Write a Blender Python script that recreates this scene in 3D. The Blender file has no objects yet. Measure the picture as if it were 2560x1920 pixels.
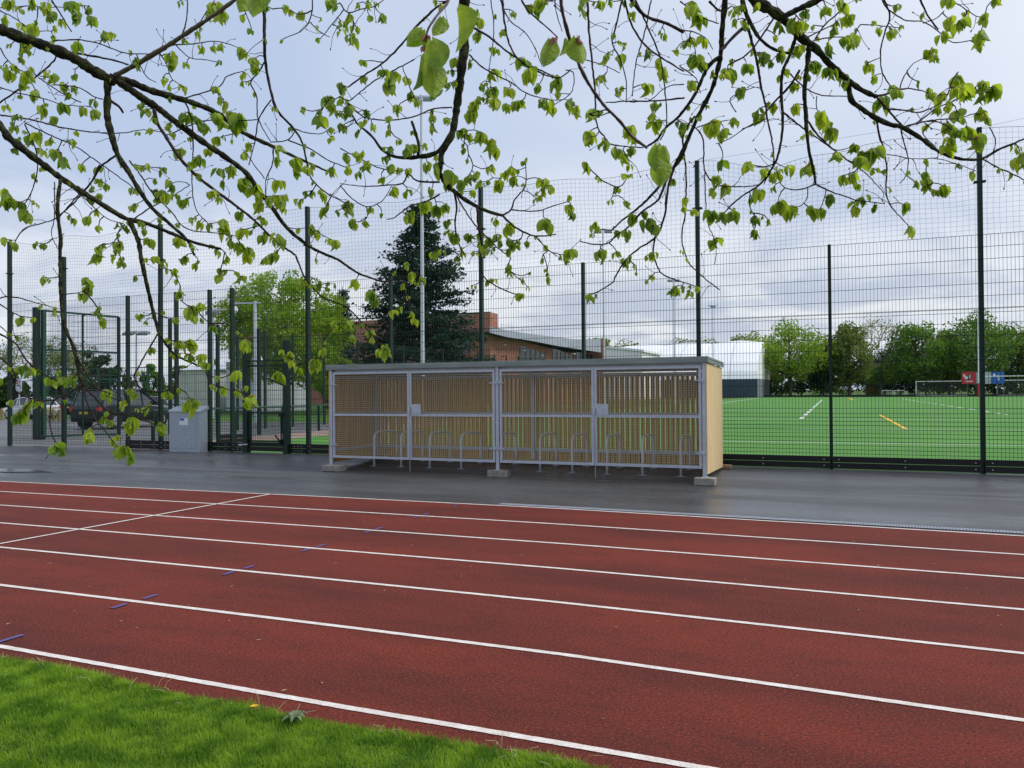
import bpy, math, random
import numpy as np
from math import sin, cos, pi, radians, tan, atan2, sqrt
from mathutils import Vector, Matrix, noise as mnoise
S = bpy.context.scene
C = S.collection
R_ = random.Random(7)

# ---------------------------------------------------------------- camera
H = 1.76
F, YAW, PITCH, ROLL = 1985.86, 0.397314, 0.00904185, -0.00732022
cd = bpy.data.cameras.new('camera'); cam = bpy.data.objects.new('camera', cd); C.objects.link(cam)
cd.sensor_width = 36; cd.lens = 36*F/2560; cd.clip_start = 0.05; cd.clip_end = 3000
cam.matrix_world = Matrix.Translation((0, 0, H)) @ Matrix.Rotation(YAW, 4, 'Z') @ Matrix.Rotation(pi/2+PITCH, 4, 'X') @ Matrix.Rotation(ROLL, 4, 'Z')
cd.dof.use_dof = True; cd.dof.focus_distance = 11; cd.dof.aperture_fstop = 17
S.camera = cam
# ---------------------------------------------------------------- light
SUN_EL, SUN_AZ = radians(50), radians(12)      # azimuth from +X towards +Y
sdir = Vector((cos(SUN_EL)*cos(SUN_AZ), cos(SUN_EL)*sin(SUN_AZ), sin(SUN_EL)))
sl = bpy.data.lights.new('sun', 'SUN'); so = bpy.data.objects.new('sun', sl); C.objects.link(so)
sl.energy = 1.5; sl.angle = radians(24); sl.color = (1, .96, .88)
sl.energy = 2.3; so.rotation_euler = sdir.to_track_quat('Z', 'Y').to_euler()
W = bpy.data.worlds.new('World'); S.world = W; W.use_nodes = True
def nd(nt, t, **k):
    n = nt.nodes.new(t)
    for a, b in k.items(): setattr(n, a, b)
    return n
nt = W.node_tree; nt.nodes.clear(); lk = nt.links.new
sky = nd(nt, 'ShaderNodeTexSky', sky_type='NISHITA', sun_disc=False, sun_elevation=SUN_EL)
sky.sun_rotation = pi/2-SUN_AZ
tc = nd(nt, 'ShaderNodeTexCoord'); sx = nd(nt, 'ShaderNodeSeparateXYZ'); lk(tc.outputs['Generated'], sx.inputs[0])
def mth(op, a, b=None, c=None, clamp=False):
    n = nd(nt, 'ShaderNodeMath', operation=op, use_clamp=clamp)
    for i, v in enumerate((a, b, c)):
        if v is None: continue
        if isinstance(v, (int, float)): n.inputs[i].default_value = v
        else: lk(v, n.inputs[i])
    return n.outputs[0]
zz = mth('MAXIMUM', sx.outputs[2], 0.0); den = mth('ADD', zz, .22)
cx = mth('DIVIDE', sx.outputs[0], den); cy = mth('DIVIDE', sx.outputs[1], den)
cb = nd(nt, 'ShaderNodeCombineXYZ'); lk(cx, cb.inputs[0]); lk(cy, cb.inputs[1])
def cloud(scale, det, off, rough=.55):
    m = nd(nt, 'ShaderNodeMapping'); lk(cb.outputs[0], m.inputs[0]); m.inputs['Location'].default_value = off
    n = nd(nt, 'ShaderNodeTexNoise'); lk(m.outputs[0], n.inputs[0]); n.inputs['Scale'].default_value = scale
    n.inputs['Detail'].default_value = det; n.inputs['Roughness'].default_value = rough; n.inputs['Distortion'].default_value = .3
    return n.outputs[0]
def mr(v, a, b, c=0., d=1.):
    n = nd(nt, 'ShaderNodeMapRange', interpolation_type='SMOOTHSTEP'); lk(v, n.inputs[0])
    for i, x in zip((1, 2, 3, 4), (a, b, c, d)): n.inputs[i].default_value = x
    return n.outputs[0]
def mixc(f, a, b):
    n = nd(nt, 'ShaderNodeMix', data_type='RGBA')
    if isinstance(f, (int, float)): n.inputs[0].default_value = f
    else: lk(f, n.inputs[0])
    for i, v in ((6, a), (7, b)):
        if isinstance(v, tuple): n.inputs[i].default_value = (*v, 1)
        else: lk(v, n.inputs[i])
    return n.outputs[2]
big = cloud(.6, 3, (3.1, 1.4, 0)); fine = cloud(1.5, 7, (.3, 7.2, 2), .58)
c1 = mixc(mr(big, .34, .66), (4.8, 5.8, 7.8), (6.9, 7.5, 8.7))        # high thin grey blue veil
low = mr(sx.outputs[2], .33, .06)                                      # broken cloud nearer the horizon
cu = mr(fine, .42, .60)
c2 = mixc(cu, (5.2, 5.8, 7.0), (8.8, 9.0, 9.3))
c3 = mixc(mth('MULTIPLY', low, .85), c1, c2)
dt = nd(nt, 'ShaderNodeVectorMath', operation='DOT_PRODUCT'); lk(tc.outputs['Generated'], dt.inputs[0]); dt.inputs[1].default_value = Vector((.62, .62, .62)).normalized()
glow = mr(dt.outputs['Value'], .62, 1.05)
c4 = mixc(mth('MULTIPLY', glow, .6), c3, (10.5, 10.7, 11))
c5 = mixc(.95, sky.outputs[0], c4)
bg = nd(nt, 'ShaderNodeBackground'); lk(c5, bg.inputs[0]); bg.inputs[1].default_value = .098
wo = nd(nt, 'ShaderNodeOutputWorld'); lk(bg.outputs[0], wo.inputs[0])
S.view_settings.view_transform = 'Standard'; S.view_settings.look = 'None'; S.view_settings.exposure = 0.12; S.view_settings.gamma = 1

# ---------------------------------------------------------------- pixel -> place
def ray(px, py):
    x = (px-1280)/F; y = -(py-960)/F
    c, s = cos(ROLL), sin(ROLL); x, y = c*x-s*y, s*x+c*y
    d = Vector((x, cos(PITCH)-y*sin(PITCH), sin(PITCH)+y*cos(PITCH)))
    c, s = cos(YAW), sin(YAW)
    return Vector((c*d.x-s*d.y, s*d.x+c*d.y, d.z))
O = Vector((0, 0, H))
def gnd(px, py, z=0.12):
    d = ray(px, py); return O+d*((z-H)/d.z)
def atY(px, py, Y):
    d = ray(px, py); return O+d*(Y/d.y)
def atD(px, py, D): return O+ray(px, py)*D
def gz(Y):
    t = min(1, max(0, (Y-14.7)/2.6)); return .12*(t*t*(3-2*t)*.35+t*.65)

# ---------------------------------------------------------------- materials
def mat(name, col, rough=.7, col2=None, scale=5., det=4., metal=0., bump=0., bscale=60., spec=.5, stretch=None, trans=0., contrast=(.35, .65), speck=None):
    m = bpy.data.materials.new(name); m.use_nodes = True; t = m.node_tree; t.nodes.clear(); L = t.links.new
    b = nd(t, 'ShaderNodeBsdfPrincipled'); o = nd(t, 'ShaderNodeOutputMaterial'); L(b.outputs[0], o.inputs[0])
    b.inputs['Base Color'].default_value = (*col, 1); b.inputs['Roughness'].default_value = rough
    b.inputs['Metallic'].default_value = metal; b.inputs['Specular IOR Level'].default_value = spec
    g = nd(t, 'ShaderNodeNewGeometry'); mp = nd(t, 'ShaderNodeMapping'); L(g.outputs['Position'], mp.inputs[0])
    if stretch: mp.inputs['Scale'].default_value = stretch
    cur = None
    if col2:
        n = nd(t, 'ShaderNodeTexNoise'); L(mp.outputs[0], n.inputs[0]); n.inputs['Scale'].default_value = scale; n.inputs['Detail'].default_value = det
        r = nd(t, 'ShaderNodeMapRange'); L(n.outputs[0], r.inputs[0]); r.inputs[1].default_value, r.inputs[2].default_value = contrast
        x = nd(t, 'ShaderNodeMix', data_type='RGBA'); L(r.outputs[0], x.inputs[0]); x.inputs[6].default_value = (*col, 1); x.inputs[7].default_value = (*col2, 1)
        L(x.outputs[2], b.inputs['Base Color']); cur = x.outputs[2]
    if speck:
        sc, a0, a1, c = speck
        n = nd(t, 'ShaderNodeTexNoise'); L(g.outputs['Position'], n.inputs[0]); n.inputs['Scale'].default_value = sc; n.inputs['Detail'].default_value = 3
        r = nd(t, 'ShaderNodeMapRange'); L(n.outputs[0], r.inputs[0]); r.inputs[1].default_value, r.inputs[2].default_value = a0, a1
        x = nd(t, 'ShaderNodeMix', data_type='RGBA'); L(r.outputs[0], x.inputs[0])
        if cur: L(cur, x.inputs[6])
        else: x.inputs[6].default_value = (*col, 1)
        x.inputs[7].default_value = (*c, 1); L(x.outputs[2], b.inputs['Base Color']); cur = x.outputs[2]
    if bump:
        n = nd(t, 'ShaderNodeTexNoise'); L(mp.outputs[0], n.inputs[0]); n.inputs['Scale'].default_value = bscale; n.inputs['Detail'].default_value = 4
        k = nd(t, 'ShaderNodeBump'); L(n.outputs[0], k.inputs['Height']); k.inputs['Strength'].default_value = bump; k.inputs['Distance'].default_value = .02
        L(k.outputs[0], b.inputs['Normal'])
    if trans:
        tr = nd(t, 'ShaderNodeBsdfTranslucent'); ms = nd(t, 'ShaderNodeMixShader'); ms.inputs[0].default_value = trans
        if cur:
            hs = nd(t, 'ShaderNodeHueSaturation'); hs.inputs['Value'].default_value = 2.1; hs.inputs['Saturation'].default_value = 1.05; hs.inputs['Hue'].default_value = .487; L(cur, hs.inputs['Color']); L(hs.outputs[0], tr.inputs[0])
        else: tr.inputs[0].default_value = (*col, 1)
        L(b.outputs[0], ms.inputs[1]); L(tr.outputs[0], ms.inputs[2]); L(ms.outputs[0], o.inputs[0])
    return m

M = {}
# running track: red rubber crumb with worn dark streaks along the lanes
def track_mat():
    m = bpy.data.materials.new('red_track'); m.use_nodes = True; t = m.node_tree; t.nodes.clear(); L = t.links.new
    b = nd(t, 'ShaderNodeBsdfPrincipled'); o = nd(t, 'ShaderNodeOutputMaterial'); L(b.outputs[0], o.inputs[0])
    g = nd(t, 'ShaderNodeNewGeometry')
    def ns(scale, st, det, a, c_, rough=.5, off=(0,0,0)):
        mp = nd(t, 'ShaderNodeMapping'); mp.inputs['Scale'].default_value = st; mp.inputs['Location'].default_value = off; L(g.outputs['Position'], mp.inputs[0])
        n = nd(t, 'ShaderNodeTexNoise'); L(mp.outputs[0], n.inputs[0]); n.inputs['Scale'].default_value = scale; n.inputs['Detail'].default_value = det; n.inputs['Roughness'].default_value = rough
        r = nd(t, 'ShaderNodeMapRange'); L(n.outputs[0], r.inputs[0]); r.inputs[1].default_value, r.inputs[2].default_value = a, c_
        return r.outputs[0], n.outputs[0]
    def mx(f, a, c_):
        x = nd(t, 'ShaderNodeMix', data_type='RGBA')
        L(f, x.inputs[0])
        for i, v in ((6, a), (7, c_)):
            if isinstance(v, tuple): x.inputs[i].default_value = (*v, 1)
            else: L(v, x.inputs[i])
        return x.outputs[2]
    f1, _ = ns(.8, (.35, 1.2, 1), 6, .36, .66, .6)
    c = mx(f1, (.215, .037, .021), (.105, .024, .017))
    f2, _ = ns(5, (.5, 1, 1), 5, .54, .85, .65, (3, 1, 0)); c = mx(f2, c, (.070, .022, .018))
    f3, h = ns(72, (.7, 1, 1), 6, .47, .60, .8); c = mx(f3, c, (.045, .020, .020))
    f4, _ = ns(60, (1, 1, 1), 5, .54, .66, .8, (5, 5, 5)); c = mx(f4, c, (.33, .080, .055))
    L(c, b.inputs['Base Color']); b.inputs['Roughness'].default_value = .75; b.inputs['Specular IOR Level'].default_value = .08
    k = nd(t, 'ShaderNodeBump'); L(h, k.inputs['Height']); k.inputs['Strength'].default_value = .5; k.inputs['Distance'].default_value = .01; L(k.outputs[0], b.inputs['Normal'])
    return m
M['track'] = track_mat()
def asphalt_mat(name, c0, c1_, wet=True):
    m = bpy.data.materials.new(name); m.use_nodes = True; t = m.node_tree; t.nodes.clear(); L = t.links.new
    b = nd(t, 'ShaderNodeBsdfPrincipled'); o = nd(t, 'ShaderNodeOutputMaterial'); L(b.outputs[0], o.inputs[0])
    g = nd(t, 'ShaderNodeNewGeometry')
    def ns(scale, st, det, a, c_, lo=0., hi=1.):
        mp = nd(t, 'ShaderNodeMapping'); mp.inputs['Scale'].default_value = st; L(g.outputs['Position'], mp.inputs[0])
        n = nd(t, 'ShaderNodeTexNoise'); L(mp.outputs[0], n.inputs[0]); n.inputs['Scale'].default_value = scale; n.inputs['Detail'].default_value = det
        r = nd(t, 'ShaderNodeMapRange'); L(n.outputs[0], r.inputs[0])
        for i, v in zip((1, 2, 3, 4), (a, c_, lo, hi)): r.inputs[i].default_value = v
        return r.outputs[0], n.outputs[0]
    f, _ = ns(.6, (.35, 1.3, 1), 8, .40, .60)
    x = nd(t, 'ShaderNodeMix', data_type='RGBA'); L(f, x.inputs[0]); x.inputs[6].default_value = (*c0, 1); x.inputs[7].default_value = (*c1_, 1)
    f2, h = ns(75, (1, 1, 1), 5, .56, .72)
    y = nd(t, 'ShaderNodeMix', data_type='RGBA'); L(f2, y.inputs[0]); L(x.outputs[2], y.inputs[6]); y.inputs[7].default_value = (.24, .24, .23, 1)
    L(y.outputs[2], b.inputs['Base Color'])
    r, _ = ns(.5, (.25, 1.4, 1), 5, .42, .58, .26 if wet else .6, .58 if wet else .8); L(r, b.inputs['Roughness'])
    k = nd(t, 'ShaderNodeBump'); L(h, k.inputs['Height']); k.inputs['Strength'].default_value = .35; k.inputs['Distance'].default_value = .01; L(k.outputs[0], b.inputs['Normal'])
    return m
M['asphalt'] = asphalt_mat('damp_asphalt', (.034, .034, .037), (.066, .066, .071))
M['asphalt_dry'] = asphalt_mat('car_park_asphalt', (.10, .10, .105), (.14, .14, .145), False)
M['white_line'] = mat('white_line_paint', (.80, .75, .69), .7, (.66, .58, .53), 9, bump=.3, bscale=150, speck=(140, .58, .66, (.42, .25, .22)))
M['blue_line'] = mat('blue_line_paint', (.075, .075, .30), .6, (.10, .07, .22), 30, speck=(140, .52, .62, (.12, .04, .06)))
M['turf'] = mat('green_artificial_turf', (.070, .205, .036), .85, (.105, .265, .052), .5, stretch=(.3, 1, 1), bump=.5, bscale=60, spec=.2)
M['turf_line'] = mat('white_turf_line', (.7, .74, .68), .8)
M['yellow_line'] = mat('yellow_turf_line', (.75, .45, .04), .8)
M['grass_soil'] = mat('grass_root_green', (.045, .085, .014), .9, (.07, .12, .02), 14, spec=.1)
M['lawn'] = mat('mown_lawn', (.07, .16, .03), .9, (.10, .21, .04), 1.2, bump=.6, bscale=30, spec=.1)
M['field'] = mat('rough_field', (.06, .12, .03), .9, (.09, .14, .04), .2, spec=.1)
M['paving'] = mat('brick_paving', (.24, .15, .12), .8, (.33, .24, .20), 4, bump=.3, bscale=20)
M['galv'] = mat('galvanised_steel', (.50, .53, .60), .42, (.40, .43, .49), 14, metal=.25, contrast=(.3, .7), bump=.05, bscale=40)
M['galv_bright'] = mat('bright_galvanised_tube', (.66, .69, .74), .4, (.55, .58, .63), 14, metal=.15)
M['galv_wire'] = mat('galvanised_wire', (.70, .62, .46), .6, metal=.0, spec=.3)
M['galv_fascia'] = mat('weathered_fascia', (.17, .205, .20), .42, (.24, .28, .27), 3, metal=.3, stretch=(.5, 1, 3))
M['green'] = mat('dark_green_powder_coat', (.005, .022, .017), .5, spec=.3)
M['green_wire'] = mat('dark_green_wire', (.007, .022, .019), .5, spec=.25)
M['green_lit'] = mat('lit_green_powder_coat', (.010, .060, .036), .45)  # lighter copy of the dark green, its lit look put into the colour
M['black'] = mat('black_recycled_board', (.008, .009, .010), .6, (.016, .017, .018), 20, stretch=(.2, 1, 8), bump=.2, bscale=50, spec=.25)
M['bolt'] = mat('steel_bolt', (.5, .5, .5), .3, metal=.8)
M['net'] = mat('net_cord', (.022, .045, .050), .8)
M['concrete'] = mat('concrete_block', (.32, .30, .26), .9, (.20, .19, .165), 12, bump=.4, bscale=80)
def wood_mat(name, a, b_, axis=(9, 9, .35)):
    return mat(name, a, .65, b_, 3.2, det=6, stretch=axis, contrast=(.38, .66), bump=.15, bscale=8, speck=(9, .70, .75, (.22, .10, .04)))
M['wood'] = wood_mat('pale_new_larch', (.74, .57, .32), (.66, .46, .22))
M['wood_back'] = wood_mat('treated_pine', (.58, .33, .06), (.40, .205, .035))
M['bark'] = mat('mossy_bark', (.024, .020, .016), .9, (.070, .080, .030), 32, det=6, bump=1., bscale=120, spec=.15, contrast=(.45, .62))
M['twig'] = mat('dark_twig', (.030, .020, .018), .8, (.045, .026, .024), 30, spec=.2)
M['twig_red'] = mat('young_red_twig', (.060, .025, .028), .6)
M['twig_tan'] = mat('tan_bark', (.16, .11, .085), .7, (.10, .07, .05), 30)
M['leaf'] = mat('lime_leaf', (.13, .235, .022), .5, (.32, .42, .04), 9, trans=.5, contrast=(.38, .62), det=2)
M['leaf_near'] = mat('near_lime_leaf', (.13, .23, .015), .45, (.26, .36, .03), 30, trans=.45, bump=.4, bscale=140)
M['bract'] = mat('pink_bud_scale', (.42, .16, .10), .6, trans=.3)
def brick_mat():
    m = bpy.data.materials.new('red_brick'); m.use_nodes = True; t = m.node_tree; b = t.nodes['Principled BSDF']; L = t.links.new
    g = nd(t, 'ShaderNodeNewGeometry'); s_ = nd(t, 'ShaderNodeSeparateXYZ'); L(g.outputs['Position'], s_.inputs[0])
    a = nd(t, 'ShaderNodeMath', operation='ADD'); L(s_.outputs[0], a.inputs[0]); L(s_.outputs[1], a.inputs[1])
    c = nd(t, 'ShaderNodeCombineXYZ'); L(a.outputs[0], c.inputs[0]); L(s_.outputs[2], c.inputs[1])
    k = nd(t, 'ShaderNodeTexBrick'); L(c.outputs[0], k.inputs[0]); k.inputs['Scale'].default_value = 1
    k.inputs['Brick Width'].default_value = .45; k.inputs['Row Height'].default_value = .15; k.inputs['Mortar Size'].default_value = .02
    k.inputs['Color1'].default_value = (.44, .165, .105, 1); k.inputs['Color2'].default_value = (.33, .12, .08, 1); k.inputs['Mortar'].default_value = (.30, .19, .15, 1)
    L(k.outputs[0], b.inputs['Base Color']); b.inputs['Roughness'].default_value = .85
    return m
M['brick'] = brick_mat()
M['fascia'] = mat('grey_zinc_fascia', (.42, .45, .52), .4, (.36, .39, .46), .5, metal=.3)
M['dark'] = mat('dark_soffit', (.03, .033, .038), .7)
M['glass'] = mat('window_glass', (.015, .022, .028), .08, spec=.8)
M['frame_white'] = mat('white_gloss', (.75, .77, .78), .4)
M['membrane'] = mat('white_membrane', (.86, .87, .88), .6, (.80, .82, .85), .3)
M['grey_seam'] = mat('membrane_seam_grey', (.55, .58, .62), .6)
M['navy'] = mat('navy_cladding', (.025, .045, .075), .6, (.035, .06, .09), 1)
M['grey_clad'] = mat('grey_cladding', (.17, .20, .22), .6)
M['cream'] = mat('cream_cladding', (.58, .58, .52), .6, (.5, .5, .46), 1)
M['pale'] = mat('pale_grey_panel', (.52, .55, .62), .5)
M['car_black'] = mat('black_car_paint', (.006, .007, .009), .25, spec=.4)
M['car_white'] = mat('white_car_paint', (.7, .72, .74), .2)
M['car_silver'] = mat('silver_car_paint', (.45, .48, .52), .25, metal=.4)
M['car_glass'] = mat('car_glass', (.04, .055, .065), .06, spec=.8)
M['tyre'] = mat('tyre_rubber', (.012, .012, .012), .8)
M['rim'] = mat('alloy_rim', (.4, .41, .43), .3, metal=.7)
M['red'] = mat('red_plastic', (.45, .02, .02), .4)
M['plate'] = mat('yellow_number_plate', (.6, .45, .04), .5)
M['blue'] = mat('blue_vinyl', (.02, .09, .38), .4)
M['bluesign'] = mat('blue_board', (.03, .13, .50), .5)
M['redsign'] = mat('red_board', (.50, .03, .04), .5)
M['greysign'] = mat('grey_board', (.42, .48, .50), .5)
M['sticker'] = mat('white_vinyl', (.66, .70, .76), .4)
M['oak'] = mat('weathered_timber', (.30, .20, .11), .8, (.22, .14, .08), 8)
M['rope'] = mat('rope', (.40, .34, .26), .9)
M['teal'] = mat('teal_paint', (.03, .20, .19), .4)
M['goal_net'] = mat('dark_goal_net', (.10, .12, .13), .9)
M['crown_bright'] = mat('fresh_green_leaves', (.12, .21, .022), .7, (.22, .33, .04), .9, trans=.35, spec=.2)
M['crown_mid'] = mat('mid_green_leaves', (.065, .145, .02), .7, (.13, .24, .035), .6, trans=.3, spec=.2)
M['crown_olive'] = mat('olive_budding_leaves', (.10, .14, .03), .7, (.17, .22, .05), .6, trans=.3, spec=.2)
M['crown_dark'] = mat('dark_hedge_leaves', (.026, .055, .018), .8, (.05, .09, .025), .6, trans=.15, spec=.2)
M['crown_bare'] = mat('bare_twigs', (.14, .115, .10), .9, (.12, .13, .06), .6)
M['needle'] = mat('conifer_needles', (.014, .040, .024), .8, (.028, .065, .036), 1.2, trans=.1, spec=.2)
M['needle_blue'] = mat('blue_conifer_needles', (.04, .075, .075), .8, (.06, .11, .10), 1.2, trans=.1)
M['trunk'] = mat('brown_trunk', (.055, .042, .032), .9, (.09, .08, .06), 3, bump=.6, bscale=12)
M['galv_mast'] = mat('pale_galvanised_mast', (.50, .54, .60), .45, metal=.3)
M['galv_cab'] = mat('spangled_zinc_sheet', (.36, .41, .47), .4, (.29, .335, .39), 22, metal=.3, contrast=(.35, .6))
M['mark_red'] = mat('red_sign_ink', (.55, .04, .05), .5)
M['mark_dark'] = mat('dark_ink', (.04, .05, .09), .5)
M['yellow'] = mat('yellow_petals', (.75, .48, .02), .6)

# ---------------------------------------------------------------- mesh helpers
class MB:
    def __init__(s): s.v = []; s.f = []; s.sm = False
    def quad(s, a, b, c, d):
        n = len(s.v); s.v += [tuple(a), tuple(b), tuple(c), tuple(d)]; s.f.append((n, n+1, n+2, n+3)); return s
    def box(s, x0, x1, y0, y1, z0, z1):
        return s.hexa([(x0, y0, z0), (x1, y0, z0), (x1, y1, z0), (x0, y1, z0), (x0, y0, z1), (x1, y0, z1), (x1, y1, z1), (x0, y1, z1)])
    def hexa(s, p):
        n = len(s.v); s.v += [tuple(q) for q in p]
        s.f += [tuple(n+i for i in q) for q in ((0, 3, 2, 1), (4, 5, 6, 7), (0, 1, 5, 4), (1, 2, 6, 5), (2, 3, 7, 6), (3, 0, 4, 7))]; return s
    def bar(s, a, b, w, h=None, up=(0, 0, 1)):
        a, b = Vector(a), Vector(b); h = h or w; d = (b-a).normalized(); u = Vector(up)
        if abs(d.dot(u)) > .95: u = Vector((0, 1, 0))
        r = d.cross(u).normalized()*w/2; u = r.cross(d).normalized()*h/2
        return s.hexa([a-r-u, a+r-u, b+r-u, b-r-u, a-r+u, a+r+u, b+r+u, b-r+u])
    def tube(s, pts, r, n=6, cap=True):
        pts = [Vector(p) for p in pts]; rs = r if isinstance(r, (list, tuple)) else [r]*len(pts)
        up = None; base = len(s.v)
        for i, p in enumerate(pts):
            d = (pts[min(i+1, len(pts)-1)]-pts[max(i-1, 0)])
            d = d.normalized() if d.length > 1e-9 else Vector((0, 0, 1))
            if up is None: up = d.orthogonal().normalized()
            up = (up-d*up.dot(d)); up = up.normalized() if up.length > 1e-6 else d.orthogonal().normalized()
            q = d.cross(up)
            for k in range(n):
                a = 2*pi*k/n; s.v.append(tuple(p+(up*cos(a)+q*sin(a))*rs[i]))
        for i in range(len(pts)-1):
            for k in range(n):
                a = base+i*n+k; b = base+i*n+(k+1) % n; s.f.append((a, b, b+n, a+n))
        if cap:
            s.f.append(tuple(base+k for k in range(n))[::-1]); e = base+(len(pts)-1)*n; s.f.append(tuple(e+k for k in range(n)))
        return s
    def prism(s, poly, z0, z1):
        n = len(s.v); m = len(poly)
        s.v += [(x, y, z0) for x, y in poly]+[(x, y, z1) for x, y in poly]
        s.f.append(tuple(n+i for i in range(m))[::-1]); s.f.append(tuple(n+m+i for i in range(m)))
        s.f += [(n+i, n+(i+1) % m, n+m+(i+1) % m, n+m+i) for i in range(m)]; return s
    def build(s, name, m, parent=None, smooth=False, loc=None, bevel=0.):
        me = bpy.data.meshes.new(name); me.from_pydata(s.v, [], s.f); me.update()
        o = bpy.data.objects.new(name, me); C.objects.link(o); me.materials.append(m if not isinstance(m, str) else M[m])
        if parent:
            o.parent = parent
            if not s_local[0]: o.location = -wloc(parent)
        if loc: o.location = loc
        if smooth:
            for p in me.polygons: p.use_smooth = True
        if bevel:
            b = o.modifiers.new('bevel', 'BEVEL'); b.width = bevel; b.segments = 2; b.limit_method = 'ANGLE'
        return o
s_local = [False]
def wloc(o):
    v = Vector((0, 0, 0))
    while o: v = v+o.location; o = o.parent
    return v
def thing(name, label, cat, loc=(0, 0, 0), group=None, kind=None):
    o = bpy.data.objects.new(name, None); C.objects.link(o); o.location = loc; o.empty_display_size = .2
    o['label'] = label; o['category'] = cat
    if group: o['group'] = group
    if kind: o['kind'] = kind
    return o
def tag(o, label, cat, group=None, kind=None):
    o['label'] = label; o['category'] = cat
    if group: o['group'] = group
    if kind: o['kind'] = kind
    return o
def struct(o): o['kind'] = 'structure'; return o
def copy_thing(root, loc, rotz=None, label=None):
    r = root.copy(); C.objects.link(r); r.location = loc
    if rotz is not None: r.rotation_euler = (0, 0, rotz)
    if label: r['label'] = label
    for ch in list(root.children):
        c = ch.copy(); C.objects.link(c); c.parent = r
        for g in ch.children:
            d = g.copy(); C.objects.link(d); d.parent = c
    return r
class local:
    def __enter__(s): s_local[0] = True
    def __exit__(s, *a): s_local[0] = False
# ================================================================= THE SETTING
def sheet(name, poly, z, m):
    b = MB(); b.v = [(x, y, z) for x, y in poly]; b.f = [tuple(range(len(poly)))]; return struct(b.build(name, m))
def profile(name, x0, x1, ys, m, dz=0., nx=1):
    b = MB(); n = len(ys)
    for i in range(nx+1):
        x = x0+(x1-x0)*i/nx
        b.v += [(x, y, gz(y)+dz) for y in ys]
    b.f = [(i*n+j, (i+1)*n+j, (i+1)*n+j+1, i*n+j+1) for i in range(nx) for j in range(n-1)]
    return struct(b.build(name, m))
ys = [-60, 3.3, 11, 14]+[14.7+.2*i for i in range(14)]+[17.56]
profile('ground', -900, 900, ys+[40, 200, 1400], 'field', -.03)
EDGE = [(-60, 3.62), (-9, 3.62), (-5.26, 3.60), (-4.78, 3.66), (-4.19, 3.62), (-3.7, 3.58), (-3.09, 3.59), (-2.58, 3.565), (-2.15, 3.60), (-1.7, 3.62), (-1.28, 3.63), (-1.0, 3.60), (2, 3.62), (40, 3.62)]
sheet('track', [(-60, 3.38)]+[(40, 3.38), (40, 11.27), (1.9, 11.10), (-3.9, 11.30), (-7.7, 11.23), (-15.9, 10.95), (-60, 10.4)], 0.0, 'track')
profile('path', -75, 60, [10.2, 11, 12.5, 14]+[14.7+.2*i for i in range(14)]+[17.56], 'asphalt', -.006)
sheet('lawn', [(-60, -30), (60, -30)]+[(x, y-.07) for x, y in EDGE[::-1]], 0.006, 'grass_soil')
# lane lines, each measured at four places
LN = [[(-60, 10.2), (-15.872, 10.877), (-7.74, 11.157), (-3.945, 11.216), (1.93, 11.017), (40, 10.2)],
      [(-60, 9.3), (-14.218, 9.743), (-6.862, 9.89), (-3.486, 9.907), (1.713, 9.789), (40, 9.0)],
      [(-60, 8.2), (-12.457, 8.536), (-6.001, 8.646), (-3.048, 8.656), (1.497, 8.573), (40, 8.0)],
      [(-60, 7.1), (-10.732, 7.354), (-5.149, 7.418), (-2.622, 7.441), (1.285, 7.372), (40, 7)],
      [(-60, 5.9), (-9.017, 6.178), (-4.333, 6.239), (-2.204, 6.247), (1.07, 6.159), (40, 5.9)],
      [(-60, 4.8), (-7.229, 4.953), (-3.484, 5.013), (-1.775, 5.024), (0.852, 4.923), (40, 4.8)],
      [(-60, 3.7), (-5.469, 3.746), (-2.6, 3.737), (-1.33, 3.755), (40, 3.75)]]
def strip(pts, w, z):
    b = MB(); n = 0; P = []
    for i in range(len(pts)-1):                 # rounded interpolation, ragged edge
        (x0, y0), (x1, y1) = pts[i], pts[i+1]; k = max(1, int(abs(x1-x0)/(.04 if -7 < x0 < 3 else .5)))
        for j in range(k): P.append((x0+(x1-x0)*j/k, y0+(y1-y0)*j/k))
    P.append(pts[-1]); r = random.Random(3)
    for x, y in P: b.v += [(x, y-w/2+r.uniform(-.002, .002), z), (x, y+w/2+r.uniform(-.002, .002), z)]
    b.f = [(2*i, 2*i+2, 2*i+3, 2*i+1) for i in range(len(P)-1)]; return b
for L_ in LN: struct(strip(L_, .052, .0045).build('lane_line', 'white_line'))
b = MB(); b.quad((-9.235, 5.6, .008), (-9.185, 5.6, .008), (-9.185, 11.1, .008), (-9.235, 11.1, .008)); struct(b.build('start_line', 'white_line'))
for y0, y1 in ((3.80, 3.98), (4.74, 4.89), (5.06, 5.21), (6.01, 6.15), (6.30, 6.44), (7.21, 7.36), (7.48, 7.65), (8.46, 8.61), (8.72, 8.87), (9.68, 9.82), (9.95, 10.10), (10.93, 11.06)):
    b = MB(); b.quad((-5.585, y0, .008), (-5.54, y0, .008), (-5.54, y1, .008), (-5.585, y1, .008)); struct(b.build('lane_mark', 'blue_line'))
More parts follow.
